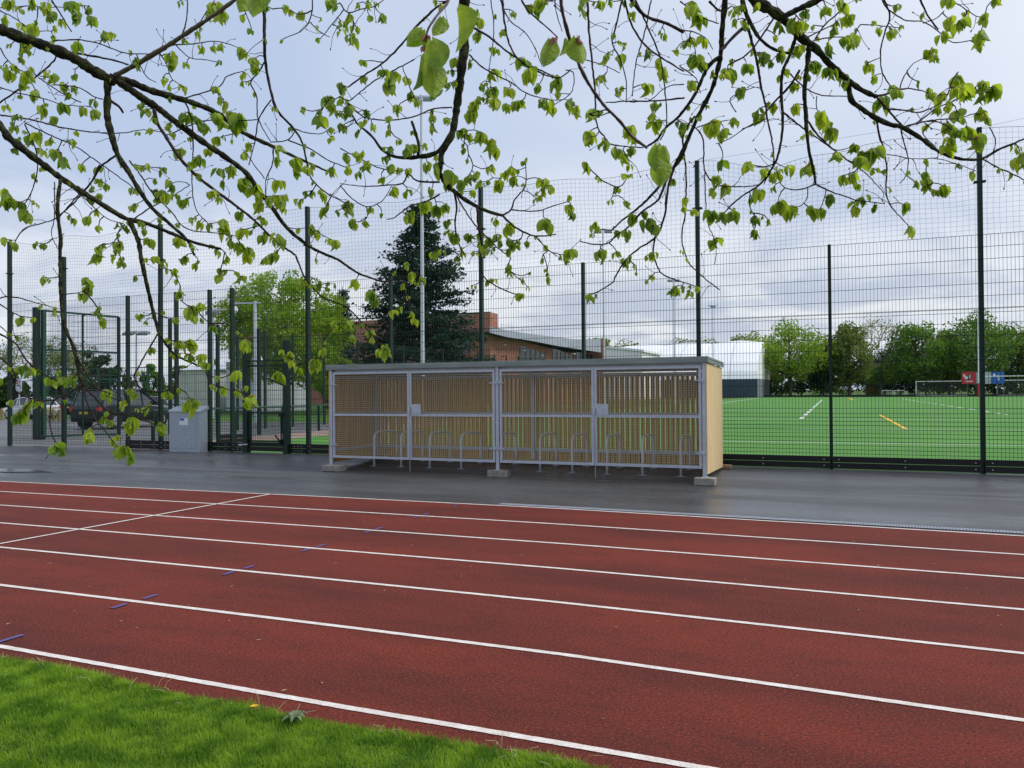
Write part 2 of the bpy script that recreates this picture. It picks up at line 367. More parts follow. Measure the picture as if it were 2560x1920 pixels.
# slot drain beside the path
b = MB(); b.quad((-6.5, 11.30, .002), (-6.5, 11.46, .002), (40, 11.46-.9, .002), (40, 11.30-.9, .002))
def dy(x): return 11.32-.0195*max(0, x+4) if x > -4 else 11.32
dr = thing('drain_channel', 'grey slotted steel drain channel along the outer edge of the red track', 'drain', (0, 11.3, 0))
b = MB()
for i in range(60):
    x = -5+i*.25; b.hexa([(x, dy(x), 0), (x+.25, dy(x+.25), 0), (x+.25, dy(x+.25)+.022, 0), (x, dy(x)+.022, 0)]+[(x, dy(x), .006), (x+.25, dy(x+.25), .006), (x+.25, dy(x+.25)+.022, .006), (x, dy(x)+.022, .006)])
    b.hexa([(x, dy(x)+.11, 0), (x+.25, dy(x+.25)+.11, 0), (x+.25, dy(x+.25)+.132, 0), (x, dy(x)+.132, 0)]+[(x, dy(x)+.11, .006), (x+.25, dy(x+.25)+.11, .006), (x+.25, dy(x+.25)+.132, .006), (x, dy(x)+.132, .006)])
b.build('rim_strip', 'galv', dr)
b = MB()
for i in range(420):
    x = -4.98+i*.0355; b.box(x, x+.016, dy(x)+.024, dy(x)+.108, 0, .005)
b.build('grating_bars', 'galv', dr)
b = MB(); b.v = [(-5, dy(-5), .001), (10, dy(10), .001), (10, dy(10)+.13, .001), (-5, dy(-5)+.13, .001)]; b.f = [(0, 1, 2, 3)]; b.build('channel_bed', 'black', dr)
# path joint lines
struct(strip([(-30, 14.62), (-2.1, 14.80), (2.6, 14.87), (40, 14.9)], .018, .0095).build('path_joint', 'black'))
struct(strip([(-30, 13.47), (-10.6, 14.1), (-10.5, 14.35)], .014, .003).build('path_joint', 'black'))
# puddle
M['puddle'] = mat('puddle_water', (.05, .05, .055), .22, spec=1.0)
g_ = gnd(18, 1176, .0); b = MB()
b.v = [(g_.x+1.3*cos(a)*(1+.25*sin(3*a)), g_.y+.28*sin(a)*(1+.2*cos(5*a)), .0105) for a in [2*pi*i/28 for i in range(28)]]; b.f = [tuple(range(28))]
struct(b.build('puddle', 'puddle'))

ZF = .12
# pitch, paving, car park, lawns beyond the fence
b = MB(); b.quad((-18.35, 17.57, ZF), (80, 17.57, ZF), (80, 172, ZF), (-18.35, 175, ZF)); struct(b.build('pitch', 'turf'))
def tl(p0, p1, w, m='turf_line', z=ZF+.004):
    a, c = gnd(*p0), gnd(*p1); d = (c-a); d.z = 0; n = Vector((-d.y, d.x, 0)).normalized()*w/2
    b = MB(); b.quad((a.x-n.x, a.y-n.y, z), (c.x-n.x, c.y-n.y, z), (c.x+n.x, c.y+n.y, z), (a.x+n.x, a.y+n.y, z)); struct(b.build('pitch_line', m))
def ext(p0, p1, k=.6, kl=.35): return ((p0[0]-(p1[0]-p0[0])*kl, p0[1]-(p1[1]-p0[1])*kl), (p1[0]+(p1[0]-p0[0])*k, p1[1]+(p1[1]-p0[1])*k))
tl(*ext((1805, 1103), (2560, 1114)), .10); tl(*ext((1805, 1070.6), (2560, 1076)), .11); tl(*ext((1805, 1047), (2560, 1050)), .12); tl((1560, 1023), (2900, 1022), .14)
for i in range(9):
    t0 = i/9.; f = lambda t: 1/((1-t)/49.+t/2.4)   # dash ends spaced in depth
def dashes(p0, p1, n, duty, w, m='turf_line'):
    a, c = gnd(*p0), gnd(*p1)
    for i in range(n):
        s0 = a.lerp(c, i/n); s1 = a.lerp(c, (i+duty)/n); d = s1-s0; q = Vector((-d.y, d.x, 0)).normalized()*w/2
        b = MB(); z = ZF+.008; b.quad((s0.x-q.x, s0.y-q.y, z), (s1.x-q.x, s1.y-q.y, z), (s1.x+q.x, s1.y+q.y, z), (s0.x+q.x, s0.y+q.y, z)); struct(b.build('pitch_line', m))
dashes((2003, 1047), (2056, 999), 14, .55, .22); dashes((2519, 1037), (2252, 997), 14, .6, .16)
tl((2200, 1038), (2265, 1073), .16, 'yellow_line', ZF+.012); tl((1804, 1008), (1900, 995), .2, z=ZF+.012)
tl((2486, 1007.5), (2540, 1008.5), .14, 'yellow_line', ZF+.012); tl((2122, 995.5), (2133, 1000), .3, 'yellow_line', ZF+.012)
b = MB(); b.quad((-20.7, 17.57, ZF), (-18.35, 17.57, ZF), (-18.35, 60, ZF), (-20.7, 60, ZF)); struct(b.build('paving', 'paving'))
sheet('car_park', [(-110, 17.57), (-20.7, 17.57), (-20.7, 60), (-24.9, 60), (-26, 36.5), (-30.5, 36.5), (-50, 36.5), (-110, 36.5)], ZF-.004, 'asphalt_dry')
sheet('lawn', [(-70, 36.5), (-26, 36.5), (-24.9, 60), (-24.9, 89), (-85, 89), (-60, 42)], ZF-.006, 'lawn')
sheet('lawn', [(-110, 36.4), (-60, 42), (-52, 36.4)], ZF-.002, 'lawn')

# ================================================================= BIKE SHELTER
SX0, SX1, SY0, SY1 = -10.82, -2.40, 15.05, 17.02
sh = thing('bike_shelter', 'long timber clad bike shelter with grey steel mesh gates and low flat roof', 'bike shelter', ((SX0+SX1)/2, SY0, 0))
FP = (SX0, -6.655, SX1)
for x in FP:
    b = MB(); xa = x-.035 if x != SX1 else x-.07; xa = x if x == SX0 else xa
    b.box(xa, xa+.07, SY0, SY0+.07, .135, 2.27); b.box(xa-.03, xa+.10, SY0-.03, SY0+.10, .128, .136)
    b.build('corner_post', 'galv', sh, bevel=.004)
for x in (SX0+.03, -6.62, SX1-.11):
    b = MB(); b.box(x, x+.08, SY1-.15, SY1-.07, gz(SY1)+.10, 2.20); b.build('rear_post', 'galv', sh, bevel=.004)
# roof: fascia, corrugated sheet, purlins
def rz(y): return 2.385-.05*(y-SY0)/(SY1-SY0)
b = MB()
b.hexa([(SX0-.06, SY0-.05, 2.27), (SX1+.05, SY0-.05, 2.27), (SX1+.05, SY0-.044, 2.27), (SX0-.06, SY0-.044, 2.27), (SX0-.06, SY0-.05, rz(SY0)), (SX1+.05, SY0-.05, rz(SY0)), (SX1+.05, SY0-.044, rz(SY0)), (SX0-.06, SY0-.044, rz(SY0))])
b.box(SX0-.06, SX1+.05, SY0-.044, SY0-.005, rz(SY0)-.006, rz(SY0))
b.box(SX0-.06, SX1+.05, SY0-.044, SY0-.015, 2.27, 2.276)
b.build('front_fascia', 'galv_fascia', sh)
for x in (SX0-.06, SX1+.044):
    b = MB(); z1, z2 = rz(SY0), rz(SY1)
    b.hexa([(x, SY0-.043, z1-.115), (x+.006, SY0-.043, z1-.115), (x+.006, SY1+.06, z2-.115), (x, SY1+.06, z2-.115), (x, SY0-.043, z1-.002), (x+.006, SY0-.043, z1-.002), (x+.006, SY1+.06, z2-.002), (x, SY1+.06, z2-.002)])
    b.build('side_fascia', 'galv_fascia', sh)
b = MB(); n = int((SX1-SX0-.02)/.10); pts = []
for i in range(n+1):
    x = SX0-.04+i*(SX1-SX0+.07)/n; zo = .0 if i % 2 else .035
    for dx, z in ((0, zo), (.03, zo)): pts.append((x+dx, z))
k0 = len(pts)
for y in (SY0-.03, SY1+.05):
    b.v += [(x, y, rz(y)-.075+z) for x, z in pts]
b.f = [(i, i+1, k0+i+1, k0+i) for i in range(k0-1)]
b.build('roof_sheet', 'galv', sh)
b = MB()
for y in (SY0+.08, (SY0+SY1)/2, SY1-.11):
    b.box(SX0+.01, SX1-.01, y, y+.05, rz(y)-.175, rz(y)-.08)
b.build('purlins', 'galv', sh)
# rear boarding: vertical pine boards with narrow gaps, and rails
b = MB(); x = SX0+.02; r = random.Random(5)
while x < SX1-.06:
    w = .086+r.uniform(-.002, .002); b.box(x, x+w, SY1-.012, SY1+.008, gz(SY1)+.06+r.uniform(0, .006), 2.13); x += w+.0235+r.uniform(-.005, .005)
b.build('rear_boards', 'wood_back', sh)
for z0, z1 in ((.385, .455), (1.22, 1.275), (2.06, 2.14)):
    b = MB(); b.box(SX0+.02, SX1-.02, SY1-.07, SY1-.014, z0, z1); b.build('rear_rail', 'galv', sh)
# side boarding
for side, x in ((0, SX0-.022), (1, SX1+.002)):
    b = MB(); y = SY0+.0
    while y < SY1-.02:
        w = min(.095, SY1+.01-y); zb = .185-.02*(y-SY0)
        if side == 0: zb = .17
        b.box(x, x+.020, y, y+w-.0022, zb, rz(y)-.12); y += .097
    b.build('side_boards', 'wood' if side else 'wood_back', sh)
    xr = x+.022 if side == 0 else x-.042
    b = MB()
    for z in (.42, 1.25, 2.08): b.box(xr, xr+.04, SY0+.08, SY1-.16, z, z+.05)
    b.build('side_rail', 'galv', sh)
# four mesh gates
def gate(x0, x1, hinge, lock, label):
    y = SY0+.006; t = .05; z0, z1, zm = .285, 2.215, 1.255
    p = MB(); p.box(x0, x1, y, y+.04, z0, z0+t).box(x0, x1, y, y+.04, z1-t, z1).box(x0, x0+t, y, y+.04, z0+t, z1-t).box(x1-t, x1, y, y+.04, z0+t, z1-t).box(x0+t, x1-t, y, y+.04, zm-.025, zm+.025)
    f = p.build('gate_frame', 'galv', sh); f['label'] = label
    w = MB(); yy = y+.030
    nx = int(round((x1-x0-2*t)/.0455)); nz = 2
    for i in range(nx+1):
        x = x0+t+(x1-x0-2*t)*i/nx; w.bar((x, yy, z0+t-.01), (x, yy, z1-t+.01), .0038)
    for za, zb in ((z0+t, zm-.025), (zm+.025, z1-t)):
        n = int(round((zb-za)/.0455))
        for j in range(n+1):
            z = za+(zb-za)*j/n; w.bar((x0+t, yy+.004, z), (x1-t, yy+.004, z), .0038)
    w.build('gate_mesh', 'galv_wire', f)
    for z in (.575+(.0 if hinge < 0 else .0), 1.935):
        hx = x0 if hinge < 0 else x1; s = 1 if hinge < 0 else -1
        h = MB(); h.tube([(hx-s*.035, y-.035, z-.03), (hx-s*.035, y-.035, z+.03)], .012, 8); h.bar((hx-s*.06, y-.028, z), (hx+s*.12, y-.018, z), .016, .022); h.box(hx-.02, hx+.02, y-.016, y, z-.035, z+.035)
        h.build('hinge', 'galv', f)
    if lock:
        h = MB(); h.box(x0+.045, x0+.285, y-.012, y-.004, 1.275, 1.495); h.build('lock_plate', 'galv', f)
        h = MB(); h.box(x0-.02, x0+.032, y-.045, y-.012, 1.31, 1.43); h.tube([(x0+.006, y-.03, 1.30), (x0+.006, y-.03, 1.25)], .013, 8); h.build('lock_case', 'galv', f, bevel=.004)
        h = MB(); h.tube([(x0+.014, y-.016, 1.0), (x0+.014, y-.016, .03)], .006, 6); h.build('drop_bolt', 'galv', f)
gate(SX0+.085, -8.748, -1, False, 'leftmost mesh gate leaf hinged on the left corner post')
gate(-8.740, -6.71, 1, True, 'mesh gate leaf with lock plate left of the middle post')
gate(-6.60, -4.572, -1, False, 'mesh gate leaf hinged just right of the middle post')
gate(-4.564, SX1-.085, 1, True, 'rightmost mesh gate leaf with lock plate beside the timber side')
# blocks
def block(x, y, z, w, d, h, lab, m='concrete', nm='concrete_block', cat='block'):
    b = MB(); b.box(-w/2, w/2, -d/2, d/2, 0, h)
    with local(): o = b.build(nm, m, bevel=.006)
    o.location = (x, y, z); tag(o, lab, cat, 'blocks under the shelter posts')
block(-10.60, 14.93, 0, .43, .36, .13, 'pale concrete block under the left front corner of the shelter')
block(-6.62, 15.05, .002, .44, .22, .128, 'concrete block under the middle post of the shelter')
block(-2.41, 14.99, 0, .37, .30, .13, 'concrete block under the right front corner of the shelter')
bx = atY(1813, 1165, 17.1); block(bx.x-.05, 17.10, gz(17.1), .36, .2, .07, 'thin timber block under the right rear corner of the shelter', 'oak', 'timber_block')
block(SX0+.05, 16.98, gz(16.98), .3, .2, .10, 'concrete block under the left rear corner of the shelter')
# cycle stands
def hoop():
    r = thing('cycle_stand', '', 'bike rack', group='steel hoop bike racks inside the shelter')
    pts = []; hgt, L_, R0 = .78, 1.0, .17
    for z in (0, .3, hgt-R0): pts.append((0, 0, z))
    for i in range(1, 8): a = pi/2*i/8; pts.append((0, R0*(1-cos(a)), hgt-R0+R0*sin(a)))
    pts.append((0, R0, hgt)); pts.append((0, L_-R0, hgt))
    for i in range(1, 8): a = pi/2*i/8; pts.append((0, L_-R0+R0*sin(a), hgt-R0+R0*cos(a)))
    for z in (hgt-R0, .3, 0): pts.append((0, L_, z+.05*1 if z == 0 else z))
    with local():
        MB().tube(pts, .025, 10).build('hoop_tube', 'galv_bright', r, smooth=True)
        for y, z in ((0, 0), (L_, .05)):
            b = MB(); b.box(-.075, .075, y-.05, y+.05, z, z+.008); b.build('foot_plate', 'galv', r)
    return r
HP = [(-10.598, 'hoop bike rack nearest the left end of the shelter'), (-9.841, 'second hoop bike rack from the left end, left of the first gate seam'), (-9.065, 'hoop bike rack just right of the first gate seam'), (-8.236, 'hoop bike rack midway between the first lock plate and the middle post'), (-7.30, 'hoop bike rack standing behind the middle post'),
      (-6.281, 'first hoop bike rack right of the middle post'), (-5.528, 'hoop bike rack left of the right lock plate and its seam'), (-4.743, 'hoop bike rack just right of the right gate seam'), (-3.969, 'second hoop bike rack from the right end of the shelter'), (-3.162, 'hoop bike rack nearest the timber side on the right')]
h0 = hoop()
for i, (x, lab) in enumerate(HP):
    Y = 15.75; X = x*Y/16.55*1.0; o = h0 if i == 0 else copy_thing(h0, (0, 0, 0)); o.location = (X, Y, gz(Y)); o['label'] = lab

# ================================================================= MAIN FENCE
FY, FT = 17.55, 4.70
PX = [(-25.21, 1), (-22.69, 1), (-19.945, 0), (-18.63, 1), (-18.02, 0), (-16.757, 0), (-15.943, 0), (-13.34, 1), (-10.75, 0), (-8.184, 1), (-5.577, 0), (-2.95, 1), (-.277, 0), (2.43, 1), (5.13, 0), (7.8, 1), (10.5, 0)]
fe = thing('sports_fence', 'tall dark green weldmesh fence running behind the bike shelter', 'fence', (-8, FY, ZF))
for x, tall in PX:
    b = MB(); w = .085 if tall else .062; top = 6.78 if tall else FT+.03
    if x == -22.69: top = 6.1
    b.box(x-w/2, x+w/2, FY, FY+.12, ZF-.02, top)
    if tall:
        z = 5.72; b.box(x-w/2-.06, x+w/2+.06, FY-.01, FY+.13, z, z+.03)
    po = b.build('fence_post', 'green', fe, bevel=.004)
    po['label'] = 'tall post carrying the netting' if tall else 'shorter post ending at the top of the mesh'
def mesh_rows(z0, z1, zj):
    rows = []; z = z1
    while z > zj: rows.append(z); z -= .235
    rows += [zj+.035, zj-.035]; z = zj-.235
    while z > 1.26: rows.append(z); z -= .235
    z = 1.26
    while z > z0: rows.append(z); z -= .082
    return rows
zb = ZF+.26
for i in range(len(PX)-1):
    x0, x1 = PX[i][0]+.03, PX[i+1][0]-.03
    low = zb if x0 > -20.3 else ZF+.06
    if x0 > -25 and x1-x0 < .5: pass
    b = MB(); n = int(round((x1-x0)/.0655)); y = FY-.012
    for k in range(n+1):
        x = x0+(x1-x0)*k/n
        if not (-15.2 < x < -13.95 and False): b.bar((x, y, low), (x, y, FT), .0058)
    for z in mesh_rows(low, FT, 3.24): b.bar((x0-.03, y-.008, z), (x1+.03, y-.008, z), .0085)
    b.build('mesh_panel', 'green_wire', fe)
    if x0 > -20.3:
        for xx0, xx1 in ([(x0-.02, x1+.02)] if not (x0 < -15 < x1) else [(x0-.02, -15.38), (-13.84, x1+.02)]):
            b = MB()
            for zz0, zz1 in ((ZF+.015, ZF+.135), (ZF+.142, ZF+.262)): b.box(xx0, xx1, FY-.062, FY-.02, zz0, zz1)
            kb = b.build('kick_board', 'black', fe, bevel=.004)
            for px_ in (xx0+.13, (xx0+xx1)/2, xx1-.13):
                for z in (ZF+.075, ZF+.20): MB().tube([(px_, FY-.062, z), (px_, FY-.072, z)], .012, 8).build('bolt', 'bolt', kb)
# pedestrian gate in the fence
gt = thing('pedestrian_gate', 'narrow green mesh gate between two thick short posts left of the shelter', 'gate', (-14.6, FY, ZF))
for x in (-15.29, -13.92):
    b = MB(); b.box(x-.075, x+.075, FY-.19, FY-.03, ZF-.01, 3.17); b.build('gate_post', 'green', gt, bevel=.005)
for z in (2.48, 2.62): MB().box(-15.22, -13.99, FY-.14, FY-.09, z, z+.045).build('gate_rail', 'green', gt)
b = MB()
for z in (1.20, ZF+.30): b.box(-15.2, -14.0, FY-.14, FY-.09, z, z+.045)
b.box(-15.2, -15.15, FY-.14, FY-.09, ZF+.03, 1.2).box(-14.05, -14.0, FY-.14, FY-.09, ZF+.03, 1.2)
b.build('gate_frame', 'green', gt)
b = MB()
for k in range(18): x = -15.13+k*.0625; b.bar((x, FY-.1, ZF+.3), (x, FY-.1, 1.2), .005)
for k in range(11): z = ZF+.38+k*.078; b.bar((-15.15, FY-.108, z), (-14.05, FY-.108, z), .006)
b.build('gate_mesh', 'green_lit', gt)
b = MB(); b.box(-15.2, -14.0, FY-.15, FY-.10, ZF+.05, ZF+.17).box(-15.2, -14.0, FY-.15, FY-.10, ZF+.178, ZF+.29); b.build('kick_board', 'black', gt)
b = MB(); b.box(-14.10, -13.98, FY-.24, FY-.14, 1.12, 1.22).box(-14.09, -14.03, FY-.26, FY-.14, .38, .50).bar((-14.07, FY-.22, .45), (-14.22, FY-.24, .62), .03).box(-14.06, -14.04, FY-.2, FY-.17, .42, 1.16); b.build('latch', 'black', gt)
b = MB(); b.bar((-15.42, FY-.22, .34), (-15.18, FY-.22, .35), .025, .035).box(-15.46, -15.38, FY-.24, FY-.2, .31, .36); b.build('hinge', 'galv', gt)
# ball stop netting above the mesh
b = MB(); r = random.Random(11)
tx = [p[0] for p in PX if p[1]]
def ntop(x):
    for a, c in zip(tx, tx[1:]):
        if a <= x <= c:
            t = (x-a)/(c-a); s = .10*sin(pi*t)*(1+.5*sin(x*2.3))
            if a > -3.2 and a < -2: s = .34*sin(pi*t)-.30*max(0, 1-abs(t-.62)*3.2)-.1*sin(6*pi*t)*.5
            if a == -25.21 : pass
            return 6.74-s
    return 6.7
def npt(x, t):
    z = FT+.0+(ntop(x)-FT)*t; w = mnoise.noise(Vector((x*1.3, t*3, 2)))*.035*(sin(pi*t)+.2); w2 = mnoise.noise(Vector((x*1.7, t*4, 9)))*.03
    return (x+w2*sin(pi*t), FY-.03+w*1.5+.05*sin(pi*t), z+w*(.6+.4*t))
X0n, X1n = -25.2, 10.4; nc = int((X1n-X0n)/.1045); nr = 20
for i in range(nc+1):
    x = X0n+(X1n-X0n)*i/nc; b.tube([npt(x, t/12) for t in range(13)], .0021, 3, False)
for j in range(nr+1):
    b.tube([npt(X0n+(X1n-X0n)*i/nc, j/nr) for i in range(0, nc+1)], .0048 if j in (0, nr) else .0021, 3, False)
tag(b.build('ball_stop_net', 'net'), 'fine dark square mesh netting strung above the green fence', 'net')
b = MB(); b.tube([(2.43, FY-.01, 6.78-.02)]+[(x, FY-.02, 6.9+.02*(x-2.4)) for x in (4, 7.8)], .003, 3); b.tube([(-2.95, FY, 6.75), (2.43, FY, 7.0)], .003, 3)
tag(b.build('support_wire', 'net'), 'thin straight wire running above the top of the netting', 'wire')
# ================================================================= CABINET, WEST FENCES, POSTS
G3 = lambda x, y: gnd(x, y, ZF)
cz = gz(17.0)
fl = atY(423.5, 1130, 17.0); fr = atY(499.5, 1130, 17.05); br = atY(519, 1130, 17.33)
cb_ = thing('steel_cabinet', 'grey galvanised steel cabinet with a sloping lid standing against the fence left of the gate', 'cabinet', (fl.x, fl.y, cz))
bl = Vector((fl.x+(br.x-fr.x), fl.y+(br.y-fr.y), 0))
ft, bt = 1.265, 1.34
b = MB(); b.hexa([(fl.x, fl.y, cz), (fr.x, fr.y, cz), (br.x, br.y, cz), (bl.x, bl.y, cz), (fl.x, fl.y, ft), (fr.x, fr.y, ft-.01), (br.x, br.y, bt), (bl.x, bl.y, bt)])
body = b.build('cabinet_body', 'galv_cab', cb_, bevel=.004)
b = MB(); e = .025; b.hexa([(fl.x-e, fl.y-e, ft-.03), (fr.x+e, fr.y-e, ft-.04), (br.x+e, br.y+e, bt-.03), (bl.x-e, bl.y+e, bt-.03), (fl.x-e, fl.y-e, ft+.012), (fr.x+e, fr.y-e, ft+.002), (br.x+e, br.y+e, bt+.07), (bl.x-e, bl.y+e, bt+.07)])
b.build('lid', 'galv_cab', cb_, bevel=.004)
u = Vector((fr.x-fl.x, fr.y-fl.y, 0)); un = u.normalized(); nn = Vector((un.y, -un.x, 0))
def cpt(s, z, o): p = Vector((fl.x, fl.y, 0))+u*s+nn*o; return (p.x, p.y, z)
def cface(s0, s1, z0, z1, o0, o1): 
    return [cpt(s0, z0, o1), cpt(s1, z0, o1), cpt(s1, z0, o0), cpt(s0, z0, o0), cpt(s0, z1, o1), cpt(s1, z1, o1), cpt(s1, z1, o0), cpt(s0, z1, o0)]
dp = MB().hexa(cface(.03, (fr.x-fl.x)*.83, cz+.115, ft-.045, -.001, .008)).build('door', 'galv_cab', cb_, bevel=.002)
MB().tube([cpt((fr.x-fl.x)*.78, cz+.17, .008), cpt((fr.x-fl.x)*.78, cz+.17, .018)], .012, 8).build('handle', 'bolt', dp)
st = MB().hexa(cface(.34, .62, .88, 1.07, .008, .0095)).build('notice', 'sticker', dp)
MB().hexa(cface(.355, .50, 1.0, 1.063, .0095, .0105)).build('blue_panel', 'blue', st)
b = MB()
for i, w_ in enumerate((.22, .24, .18)): b.hexa(cface(.37, .37+w_, .965-i*.022, .972-i*.022, .0095, .0102))
# pale grit bin lid behind
g = G3(482, 1034)
def far_box(name, label, cat, px0, px1, ytop, ybot, depth, m, **k):
    a, c = G3(px0, ybot), None; c = atY(px1, ybot, a.y); zt = atY(px0, ytop, a.y).z
    t = thing(name, label, cat, (a.x, a.y, ZF)); return t, a.x, c.x, a.y, zt
west = thing('mesh_fence', 'dark green mesh fence running away along the left side of the pitch', 'fence', (-24.7, 31, ZF))
WY = [27.6, 29.4, 31.4, 33.9, 37, 39.4, 41.9, 44.5, 47, 49.5, 52.5, 55.4, 57.7, 60.3, 63, 66]
for y in WY: b = MB(); b.box(-24.74, -24.66, y-.05, y+.05, ZF, ZF+4.5); b.build('fence_post', 'green', west)
for a, c in zip(WY, WY[1:]):
    b = MB(); y = a
    while y < c: b.bar((-24.69, y, ZF+.05), (-24.69, y, ZF+4.42), .006); y += .13
    for k in range(19): z = ZF+.1+k*.24; b.bar((-24.69, a, z), (-24.69, c, z), .010)
    b.build('mesh_panel', 'green_wire', west)
# corner enclosure of tall posts just behind the fence on the left
for (px, yt, yb, lab) in ((648, 822, 1087, 'plain dark green post rising behind the narrow gate'), (545, 812, 1090, 'short dark green post left of the narrow gate, behind the fence'), (426, 797, 1085, 'dark green post just behind the fence left of the cabinet')):
    q = G3(px, yb); b = MB(); zt = atY(px, yt, q.y).z
    b.box(-.06, .06, -.06, .06, 0, zt-ZF)
    with local(): o = b.build('steel_post', 'green', bevel=.006)
    o.location = (q.x, q.y, ZF); tag(o, lab, 'post')
# low fence beside the pitch
lf = thing('low_fence', 'waist high green mesh fence beside the brick paving along the pitch', 'fence', (-21, 22, ZF))
lx = lambda y: -20.9-.012*(y-22)
LY = [19.4, 21.6, 23.8, 26.0, 28.4, 30.8, 33.2, 35.6, 38, 41, 44]
for y in LY: b = MB(); b.box(lx(y)-.045, lx(y)+.045, y-.045, y+.045, ZF, ZF+1.08); b.build('fence_post', 'green', lf)
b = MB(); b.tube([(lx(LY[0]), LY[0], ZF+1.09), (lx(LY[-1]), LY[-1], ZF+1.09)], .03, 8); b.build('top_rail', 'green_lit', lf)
for a, c in zip(LY, LY[1:]):
    b = MB(); y = a
    while y < c: b.bar((lx(y), y, ZF+.1), (lx(y), y, ZF+1.06), .006); y += .09
    for k in range(7): z = ZF+.15+k*.15; b.bar((lx(a), a, z), (lx(c), c, z), .008)
    b.build('mesh_panel', 'green_wire', lf)
# board fence at the near left of the pitch
kb = thing('kick_board_fence', 'short run of black boards behind the fence between the cabinet and the gate', 'fence', (-20, 20.6, ZF))
a, c = G3(540, 1110), G3(620, 1106)
for k in range(2): MB().hexa([(a.x, a.y, ZF+.02+k*.14), (c.x, c.y, ZF+.02+k*.14), (c.x, c.y+.05, ZF+.02+k*.14), (a.x, a.y+.05, ZF+.02+k*.14), (a.x, a.y, ZF+.15+k*.14), (c.x, c.y, ZF+.15+k*.14), (c.x, c.y+.05, ZF+.15+k*.14), (a.x, a.y+.05, ZF+.15+k*.14)]).build('board', 'black', kb)
MB().bar((a.x, a.y+.05, 1.15), (c.x, c.y+.05, 1.15), .05).build('top_rail', 'green', kb)
for q in (a, c, (a+c)/2): MB().box(q.x-.05, q.x+.05, q.y+.05, q.y+.15, ZF, 1.18).build('fence_post', 'green', kb)
# open vehicle gate leaf
B0, B1 = G3(92, 1098), G3(297, 1091)
vg = thing('vehicle_gate', 'wide open green mesh gate leaf angled away behind the fence at the left', 'gate', (B0.x, B0.y, ZF))
MB().box(B0.x-.10, B0.x+.08, B0.y-.1, B0.y+.1, ZF, 4.98).build('gate_post', 'green', vg, bevel=.006)
d = (B1-B0); d.z = 0; L_ = d.length; dn = d/L_
def gp(s, z): p = B0+dn*s; return Vector((p.x, p.y, z))
for nm, (s0, z0), (s1, z1), w in (('frame_stile', (.22, ZF+.05), (.22, 4.9), .13), ('frame_stile', (L_, ZF+.05), (L_, 4.75), .09), ('frame_stile', (L_*.55, ZF+.05), (L_*.55, 4.8), .06), ('frame_rail', (.2, 4.87), (L_, 4.75), .07), ('frame_rail', (.2, 3.42), (L_, 3.36), .07), ('frame_rail', (.2, 2.35), (L_, 2.33), .06), ('frame_rail', (.2, ZF+.1), (L_, ZF+.1), .07)):
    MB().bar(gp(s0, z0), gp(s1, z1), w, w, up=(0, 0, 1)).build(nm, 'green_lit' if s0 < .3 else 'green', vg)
b = MB(); s = .3
while s < L_: b.bar(gp(s, ZF+.1), gp(s, 4.78), .006); s += .075
z = ZF+.2
while z < 4.75: b.bar(gp(.25, z), gp(L_, z), .009); z += .2
b.build('gate_mesh', 'green_wire', vg)
MB().box(B0.x+.1, B0.x+.42, B0.y-.2, B0.y+.05, ZF, ZF+.14).build('drop_stop', 'black', vg, bevel=.02)
# tennis court type fence far behind the gate
ff = thing('court_fence', 'green railed fence across the car park behind the black car', 'fence', (-46, 40, ZF))
def fp(px, y): return atY(px, y, 40.0)
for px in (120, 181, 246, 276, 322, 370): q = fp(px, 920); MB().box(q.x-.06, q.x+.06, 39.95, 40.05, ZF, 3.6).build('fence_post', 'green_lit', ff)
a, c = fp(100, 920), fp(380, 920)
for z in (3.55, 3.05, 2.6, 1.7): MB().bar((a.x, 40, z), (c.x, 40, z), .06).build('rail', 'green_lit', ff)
b = MB(); x = a.x
while x < c.x: b.bar((x, 40.02, ZF+.2), (x, 40.02, 3.5), .012); x += .17
b.build('mesh_panel', 'green_wire', ff)

# ================================================================= BUILDINGS
P1, P2 = Vector((-41.7, 92, 0)), Vector((-34.6, 121, 0))
bu = thing('leisure_centre', 'large red brick leisure building with a sloping grey metal roof edge behind the dark conifer', 'building', (P1.x, P1.y, ZF))
MB().hexa([(-84, 92, ZF), (P1.x-.02, 92, ZF), (P1.x-.02, 93, ZF), (-84, 93, ZF), (-84, 92, 11.2), (P1.x-.02, 92, 11.75), (P1.x-.02, 93, 11.75), (-84, 93, 11.2)]).build('front_wall', 'brick', bu)
MB().box(-84.2, P1.x+.1, 91.9, 92.4, 11.76, 11.9).build('coping', 'dark', bu)
MB().box(P1.x-.9, P1.x+.25, 91.8, 94.2, ZF, 11.8).build('brick_pier', 'brick', bu)
MB().box(-57.5, -55, 91.9, 91.99, 7.1, 8.5).build('window', 'glass', bu)
MB().box(-46.2, -44.4, 91.9, 91.99, 6.6, 8.2).build('window', 'glass', bu)
for i, x in enumerate((-83, -79.2, -66, -62.3, -54.2)):
    w = MB().box(x, x+2.6, 91.9, 91.98, 1.0 if i else ZF, 3.8).build('window', 'glass', bu)
    b = MB(); b.box(x-.06, x+2.66, 91.86, 91.9, 3.75, 3.85).box(x+1.2, x+1.3, 91.86, 91.9, 1.0, 3.75); b.build('window_frame', 'frame_white', w)
MB().box(-75.2, -73.6, 91.85, 91.98, ZF, 3.2).build('door', 'frame_white', bu)
